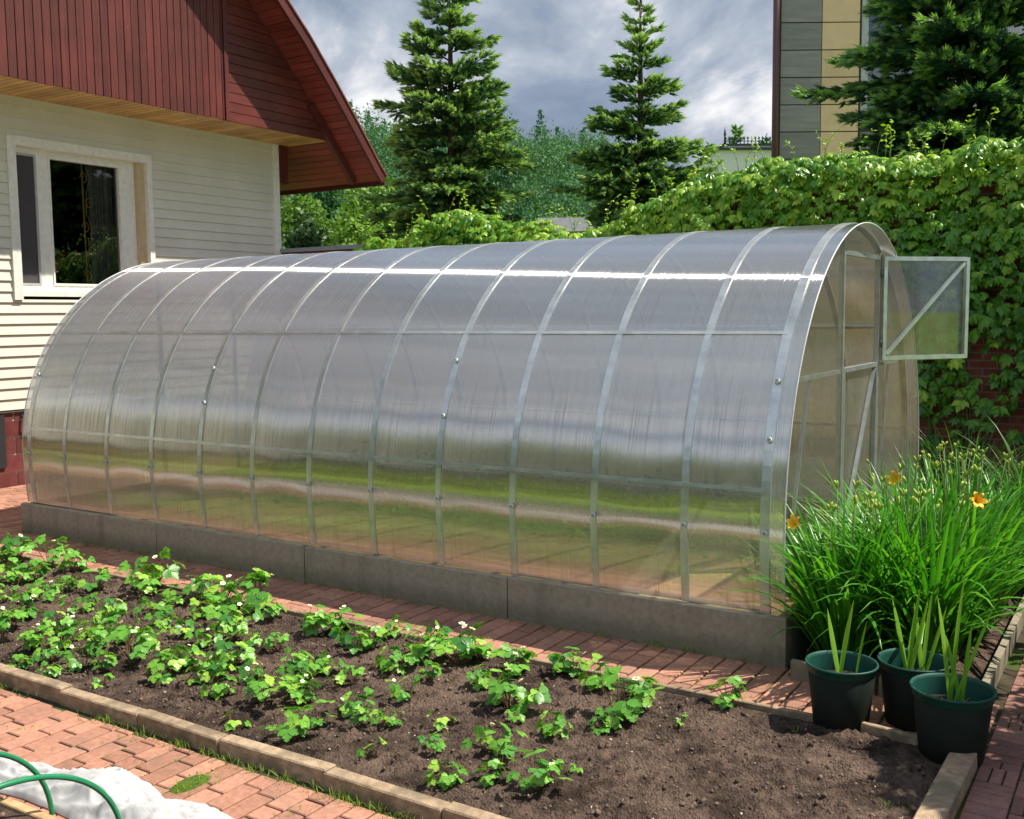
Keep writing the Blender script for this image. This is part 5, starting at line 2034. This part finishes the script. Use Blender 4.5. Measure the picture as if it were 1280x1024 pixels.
def blade_strip(mb_lists, base, az, L, lean, droop, w, tint, seg=7, fold=0.25):
    """one arching strap leaf as a strip of quads"""
    V, F, T = mb_lists
    b = len(V)
    out = np.array([cos(az), sin(az), 0.0])
    sd = np.array([-sin(az), cos(az), 0.0])
    p = np.array(base, float)
    ang_ = pi/2-lean
    for i in range(seg+1):
        t = i/seg
        ww = w*(0.55+0.9*t-1.45*t*t*t) if t < 1 else 0
        ww = max(ww, 0.0004)
        d = out*cos(ang_)+np.array([0, 0, sin(ang_)])
        nrm = np.cross(sd, d)
        V.append(tuple(p-sd*ww/2+nrm*fold*ww))
        V.append(tuple(p))
        V.append(tuple(p+sd*ww/2+nrm*fold*ww))
        T += [tint+.12*t]*3
        p = p+d*L/seg
        ang_ -= droop/seg*(0.4+1.6*t)
    for i in range(seg):
        k = b+i*3
        F.append((k, k+1, k+4, k+3))
        F.append((k+1, k+2, k+5, k+4))


def blades_obj(name, lists, mat, parent):
    V, F, T = lists
    return link(name, npmesh(name, np.array(V), np.array(F), T, smooth=True), mat, parent)


def lily_clump(loc, n, Lm, R, seed, label, scapes=8, blooms=(), mat='lily'):
    rr = random.Random(seed)
    root = thing('daylily_clump', loc, 0, label, 'daylily', 'daylilies at the door end')
    L_ = ([], [], [])
    for k in range(n):
        a = rr.uniform(0, 2*pi)
        r = R*sqrt(rr.random())*.35
        L = Lm*rr.uniform(.55, 1.12)
        lean = rr.uniform(.02, .5)*(0.4+rr.random())
        blade_strip(L_, (r*cos(a), r*sin(a), 0), a+rr.uniform(-.5, .5), L, lean, rr.uniform(.3, 2.3)*(.5+.5*rr.random()), rr.uniform(.018, .036), rr.uniform(.05, .7), 9)
    blades_obj('leaves', L_, M[mat], root)
    sc = MB()
    for k in range(scapes):
        a = rr.uniform(0, 2*pi)
        H = Lm*rr.uniform(.88, 1.06)
        l = rr.uniform(.05, .3)
        pts = [(cos(a)*l*t*H*.8, sin(a)*l*t*H*.8, H*t*(1-.08*l*t)) for t in np.linspace(0, 1, 5)]
        sc.tube(pts, [.004, .0035, .003, .003, .0025], 5)
        tip = np.array(pts[-1])
        bd = MB()
        for q_ in range(rr.randint(1, 3)):
            d = unit([rr.uniform(-.7, .7), rr.uniform(-.7, .7), 1])
            l2 = rr.uniform(.03, .055)
            bd.tube([tip, tip+d*l2*.3, tip+d*l2*.7, tip+d*l2], [.002, .0065, .0075, .002], 6)
        bd.build('bud_cluster', M['bud'], root)
    sc.build('flower_stalks', M['stem'], root)
    for (wx, wy, wz, fx, fy) in blooms:
        c_ = np.array([wx-loc[0], wy-loc[1], wz-loc[2]])
        sc2 = MB().tube([(0, 0, 0), c_*np.array([.5, .5, .6]), c_-np.array([fx, fy, .5])*.02], [.004, .0035, .003], 5)
        sc2.build('flower_stalk', M['stem'], root)
        ax = unit([fx, fy, .45])
        e1 = unit(np.cross(ax, (0, 0, 1)))
        e2 = np.cross(e1, ax)
        mb = MB()
        for q_ in range(6):
            b_ = 2*pi*q_/6+.2
            dd = e1*cos(b_)+e2*sin(b_)
            ss = -e1*sin(b_)+e2*cos(b_)
            w_ = .015 if q_ % 2 else .011
            prof = [(0, 0, .2), (.009, .02, .7), (.022, .04, 1.0), (.036, .048, .8), (.048, .046, .15)]
            for (r0, h0, w0), (r1, h1, w1) in zip(prof[:-1], prof[1:]):
                A0, A1 = c_+dd*r0+ax*h0, c_+dd*r1+ax*h1
                mb.poly([A0-ss*w_*w0, A0+ss*w_*w0, A1+ss*w_*w1, A1-ss*w_*w1], .5, True)
        mb.build('flower', M['orange'], root)
    return root


fl1 = on(996, 656, 1, 0.15)
fl2 = on(1121, 601, 1, 0.75)
fl3 = on(1218, 628, 1, 0.45)
lily_clump((0.36, 0.18, 0.01), 270, 0.88, 0.30, 1, 'front left daylily clump beside the greenhouse corner with one orange flower low on its left', 9, [(fl1[0], fl1[1], fl1[2], -.2, -1)])
lily_clump((0.76, 0.28, 0.01), 290, 0.98, 0.32, 2, 'front right daylily clump by the mosaic path with an orange flower at its upper right', 8, [(fl3[0], fl3[1], fl3[2], .6, -.8)])
lily_clump((0.52, 0.80, 0.01), 300, 0.98, 0.32, 3, 'middle daylily clump with an orange flower before the door post', 10, [(fl2[0], fl2[1], fl2[2], -.2, -1)])
lily_clump((0.82, 0.95, 0.01), 230, 1.02, 0.32, 4, 'tall daylily clump behind the front right one, full of yellow buds', 13)
lily_clump((0.62, 1.55, 0.01), 230, 0.95, 0.32, 5, 'daylily clump in front of the closed lower door half', 12)
lily_clump((0.56, 0.42, 0.01), 260, 0.9, 0.3, 8, 'daylily clump wedged between the front two clumps', 8)
lily_clump((0.93, 2.2, 0.01), 200, 0.85, 0.3, 6, 'daylily clump under the open door half', 6)


def grass_clump(loc, n, Lm, seed, label, mat='darkblade', w=(.01, .02)):
    rr = random.Random(seed)
    root = thing('grass_clump', loc, 0, label, 'ornamental grass')
    L_ = ([], [], [])
    for k in range(n):
        a = rr.uniform(0, 2*pi)
        r = .16*sqrt(rr.random())
        blade_strip(L_, (r*cos(a), r*sin(a), 0), a+rr.uniform(-.4, .4), Lm*rr.uniform(.5, 1.1), rr.uniform(.05, .6), rr.uniform(.6, 2.2), rr.uniform(*w), rr.uniform(.1, .8))
    blades_obj('leaves', L_, M[mat], root)
    return root


grass_clump((0.35, 4.2, 0), 200, 1.0, 11, 'dark grassy clump at the foot of the creeper wall, left one')
grass_clump((0.9, 3.9, 0), 200, 1.05, 12, 'dark grassy clump at the foot of the creeper wall, right one')
grass_clump((0.05, 4.6, 0), 160, 0.95, 14, 'dark grassy clump between the greenhouse corner and the creeper wall')
grass_clump((1.35, 4.4, 0), 200, 0.95, 13, 'dark grassy clump at the far end of the mosaic path')

# pots ------------------------------------------------------------------------
pp1, pp2, pp3 = on(1052, 829, 2, .283), on(1143, 826, 2, .283), on(1191, 861, 2, .287)
pots = [(pp1[0], pp1[1], 0.150, 0.285, 'left dark green pot with two thin gladiolus shoots', [(-.01, .0, .36, .05, 2), (.055, .02, .27, .03, 1)], 1),
        (pp2[0], pp2[1], 0.150, 0.285, 'rear dark green pot half hidden behind the others, with broad gladiolus shoots', [(-.03, .0, .40, .05, 3), (.03, .02, .38, .05, 3)], 2),
        (pp3[0], pp3[1], 0.160, 0.290, 'front right dark green pot on the mosaic path with tall gladiolus and weeds', [(-.01, .0, .52, .05, 3), (.03, .01, .34, .05, 2)], 3)]
for (x, y, r, h, lab, gl, sd_) in pots:
    t = thing('flower_pot', (x, y, 0.0), 0, lab, 'flower pot', 'dark green pots')
    MB().lathe([(0.001, 0.0), (r*.74, 0.0), (r*.78, .008), (r*.955, h-.035), (r*.948, h-.034)], seg=48).build('body', M['pot'], t)
    MB().lathe([(r*.957, h-.036), (r*.975, h-.034), (r*.985, h-.008), (r*1.03, h-.006), (r*1.045, h), (r*1.03, h+.006), (r*.98, h+.004), (r*.965, h-.012), (r*.925, h-.040), (r*.89, h-.10)], seg=48).build('rim', M['pot_rim'], t)
    MB().lathe([(r*.905, h-.082), (r*.7, h-.070), (r*.4, h-.074), (.001, h-.068)], seg=36).build('potting_soil', M['potsoil'], t)
    g = thing('gladiolus', (x, y, h-.08), 0, {1: 'thin gladiolus shoots in the left pot', 2: 'broad gladiolus shoots in the rear pot', 3: 'tall gladiolus shoots in the front right pot'}[sd_], 'gladiolus', 'gladioli in the pots')
    rr = random.Random(sd_*5)
    for (dx, dy, L, w, nb) in gl:
        for k in range(nb):
            L_ = ([], [], [])
            az = -0.6+pi*(k % 2)+rr.uniform(-.15, .15)
            blade_strip(L_, (dx+.004*k, dy, 0), az, L*(1.0, .8, .9)[k % 3]*1.1, rr.uniform(.05, .2)+.07*k, rr.uniform(.02, .15), w*.7, rr.uniform(.3, .7), 8, .12)
            blades_obj('leaf', L_, M['glad'], g)
    if sd_ == 3:
        w_ = thing('pot_weeds', (x, y, h-.078), 0, 'small yellow-green weeds growing in the front right pot', 'weeds')
        pp = []
        for c_ in ((-.09, -.04), (-.06, -.07), (.02, -.08), (.05, -.05), (.1, -.06), (-.02, -.09)):
            for q_ in range(7):
                pp.append((c_[0]+rr.uniform(-.012, .012), c_[1]+rr.uniform(-.012, .012), rr.uniform(.005, .055)))
        pp = np.array(pp)
        V, F, T = inst(LEAF, LEAFF, basis(RNG.normal(size=pp.shape), RNG.normal(size=pp.shape)+[0, 0, 1]), pp, RNG.uniform(.015, .03, len(pp)), RNG.uniform(.5, 1, len(pp)))
        link('leaves', npmesh('leaves', V, F, T), M['broad'], w_)

# grass and moss in the joints ---------------------------------------------------


def tufts(name, spots, label, mat='grass', h=(.015, .05)):
    L_ = ([], [], [])
    for (x, y, z, n, sp) in spots:
        for k in range(n):
            blade_strip(L_, (x+random.gauss(0, sp), y+random.gauss(0, sp*.5), z), random.uniform(0, 6.28), random.uniform(*h), random.uniform(.1, .9), random.uniform(.2, 1.5), random.uniform(.002, .004), random.uniform(0, 1), 4)
    o = link(name, npmesh(name, np.array(L_[0]), np.array(L_[1]), L_[2]), M[mat])
    tag(o, label, 'grass', kind='stuff')


sp = []
x = -5.5
while x < 0.9:
    if random.random() < .75:
        sp.append((x, -2.305+random.uniform(-.01, .01), -.004, int(random.uniform(8, 45)), random.uniform(.02, .05)))
    x += random.uniform(.04, .14)
tufts('kerb_grass', sp, 'bright grass and weeds growing along the foot of the front kerb')
sp = []
x = -6.6
while x < 0.1:
    if random.random() < .8:
        sp.append((x, -0.045, -.004, int(random.uniform(4, 24)), random.uniform(.015, .05)))
    x += random.uniform(.04, .16)
sp += [(-5.6, -.09, 0, 60, .08), (-5.3, -.09, 0, 60, .08), (-5.0, -.08, 0, 30, .05), (-0.6, -.07, 0, 50, .05), (-0.35, -.06, 0, 40, .04), (-1.8, -.07, 0, 30, .05)]
tufts('slab_grass', sp, 'short weeds along the foot of the concrete slabs', h=(.015, .06))
sp = []
for _ in range(260):
    sp.append((random.uniform(-7, .9), random.uniform(-2.9, -2.35), -.006, random.randint(2, 9), .012))
for _ in range(170):
    sp.append((random.uniform(-6, 1.0), random.uniform(-.6, -.05), -.006, random.randint(2, 10), .012))
for _ in range(90):
    sp.append((random.uniform(-1.0, 1.0), random.uniform(-2.15, -.7), .012, random.randint(1, 5), .01))
sp += [(0.93, -1.05, .01, 50, .03), (0.93, -1.3, .01, 80, .035), (0.9, -1.45, .01, 50, .03)]
tufts('joint_grass', sp, 'sparse tiny grass in the brick joints and on the bare soil', h=(.008, .03))
mo = on(238, 980, 2, 0.0)
mb_v = []
n1_, n2_ = 22, 12
V = []
for j in range(n2_):
    for i in range(n1_):
        u, v_ = i/(n1_-1)*2-1, j/(n2_-1)*2-1
        r2 = u*u+v_*v_
        V.append((mo[0]+u*.05, mo[1]+v_*.095, -.004+max(0, 1-r2)**.6*.022*(1+.3*mnoise.noise(Vector((u*6, v_*6, 1))))))
idx = np.arange(n1_*n2_).reshape(n2_, n1_)
F = np.stack([idx[:-1, :-1], idx[:-1, 1:], idx[1:, 1:], idx[1:, :-1]], -1).reshape(-1, 4)
tag(link('moss', npmesh('moss', np.array(V), F, smooth=True), M['moss']), 'cushion of bright moss in a brick joint beside the white fleece', 'moss', kind='stuff')
sp = [(mo[0]+random.gauss(0, .022), mo[1]+random.gauss(0, .045), 0.008, 4, .006) for _ in range(90)]
tufts('moss_grass', sp, 'fine green moss tips beside the white fleece', h=(.008, .018))

# fleece, plank, hoops ------------------------------------------------------------
top_e = [(-6.5, -2.95), (-4, -2.90), (-3, -2.86)]+[tuple(on(a, b, 2, .018)[:2]) for a, b in ((0, 945), (40, 955), (90, 965), (130, 965), (165, 968), (190, 985), (215, 1003), (258, 1005), (300, 1024))]+[(-.6, -2.68), (0.3, -2.8), (1.2, -2.85)]
bot_e = [(-6.5, -3.45), (-4, -3.40), (-2.7, -3.30), (-2.3, -3.0), (-2.05, -2.965), (-1.92, -2.948), (-1.77, -2.945), (-1.56, -2.955), (-1.3, -3.0), (-1.15, -3.03), (-1.0, -3.05), (-.8, -3.15), (-.6, -3.3), (-.3, -3.38), (.3, -3.4), (1.2, -3.42)]
te, be = np.array(top_e), np.array(bot_e)
nx_, ny_ = 700, 44
xs = np.linspace(-6.4, 1.1, nx_)
V = []
for i, x in enumerate(xs):
    yt = np.interp(x, te[:, 0], te[:, 1])+.008*mnoise.noise(Vector((x*9, 0, 0)))
    yb = np.interp(x, be[:, 0], be[:, 1])+.006*mnoise.noise(Vector((x*9, 5, 0)))
    for j in range(ny_):
        v_ = j/(ny_-1)
        y = yt+(yb-yt)*v_
        env = sin(pi*min(1, max(0, v_)))**.5
        bump = math.exp(-((x+1.5)/.3)**2)
        w1 = mnoise.noise(Vector((x*3.5+v_*1.2, v_*2.2, 3)))
        rid = 1-abs(mnoise.noise(Vector((x*6.0+v_*2.5, v_*2.6-x*2.5, 7))))*4.0
        fine = max(-.3, 1-abs(mnoise.noise(Vector((x*15+v_*5, v_*6-x*4, 11))))*4)
        z = .006+env*(.035+.02*w1+.05*bump*(.6+w1)+.026*max(0, rid)+.011*fine)
        V.append((x, y, max(z, .003)))
idx = np.arange(nx_*ny_).reshape(nx_, ny_)
F = np.stack([idx[:-1, :-1], idx[:-1, 1:], idx[1:, 1:], idx[1:, :-1]], -1).reshape(-1, 4)
cl_ = link('garden_fleece', npmesh('garden_fleece', np.array(V), F, smooth=True), M['cloth'])
tag(cl_, 'crumpled white garden fleece lying along the edge of the brick path', 'garden fleece')
o = MB().box(0, -.02, -.03, .9, .02, .018, .5, .004).build('edging_plank', M['plank'])
o.location = (-1.95, -3.0, 0)
o.rotation_euler = (0, 0, .005)
tag(o, 'weathered plank under the green hoops at the lower left', 'plank')


def hoop(X, ynear, w, h, lab, ys=0.0, r=.0095):
    pts = []
    for t in np.linspace(0, pi, 40):
        pts.append((X+ys*(1-cos(t))/2, ynear-w/2+w/2*cos(t), -.05+(h+.05)*sin(t)**.8))
    o = MB().tube(pts, r, 12).build('garden_hoop', M['hose'])
    tag(o, lab, 'hoop', 'green hoops over the near bed')


hoop(-1.3, -2.955, 0.95, 0.39, 'green plastic garden hoop nearest the camera, curving down in front of the fleece')
hoop(-1.72, -2.955, 0.95, 0.375, 'green plastic garden hoop crossing behind the nearest one at the lower left')
hoop(-2.9, -2.955, 0.95, 0.42, 'green plastic garden hoop farther left, outside the picture edge')
lumps('near_soil_clods', 900, (-3.0, -4.4, 1.0, -3.05), 0.004, 0.02, M['clod'], soil_h2, 'brown crumbs of soil under the green hoops')

# red flowers seen in the window: a potted geranium on the sill inside
gpl = thing('geranium', (HX-.24, 2.20, iz0+.09), 0, 'red flowering houseplant at the lower left of the large window pane', 'houseplant')
pp = RNG.normal(0, 1, (90, 3))*np.array([.04, .07, .08])+np.array([0, 0, .16])
V, F, T = inst(LEAF, LEAFF, basis(RNG.normal(size=pp.shape), RNG.normal(size=pp.shape)), pp, RNG.uniform(.03, .05, 90), RNG.uniform(.2, .8, 90))
link('leaves', npmesh('leaves', V, F, T), M['broad'], gpl)
pp = np.concatenate([RNG.normal(0, .018, (22, 3))+np.array([.03, .05, .33]), RNG.normal(0, .018, (16, 3))+np.array([.03, -.06, .24]), RNG.normal(0, .014, (10, 3))+np.array([.03, -.09, .14])])
V, F, T = inst(LEAF, LEAFF, basis(RNG.normal(size=pp.shape), RNG.normal(size=pp.shape)), pp, np.full(len(pp), .035), RNG.uniform(.2, .8, len(pp)))
link('flowers', npmesh('flowers', V, F, T), M['redflower'], gpl)
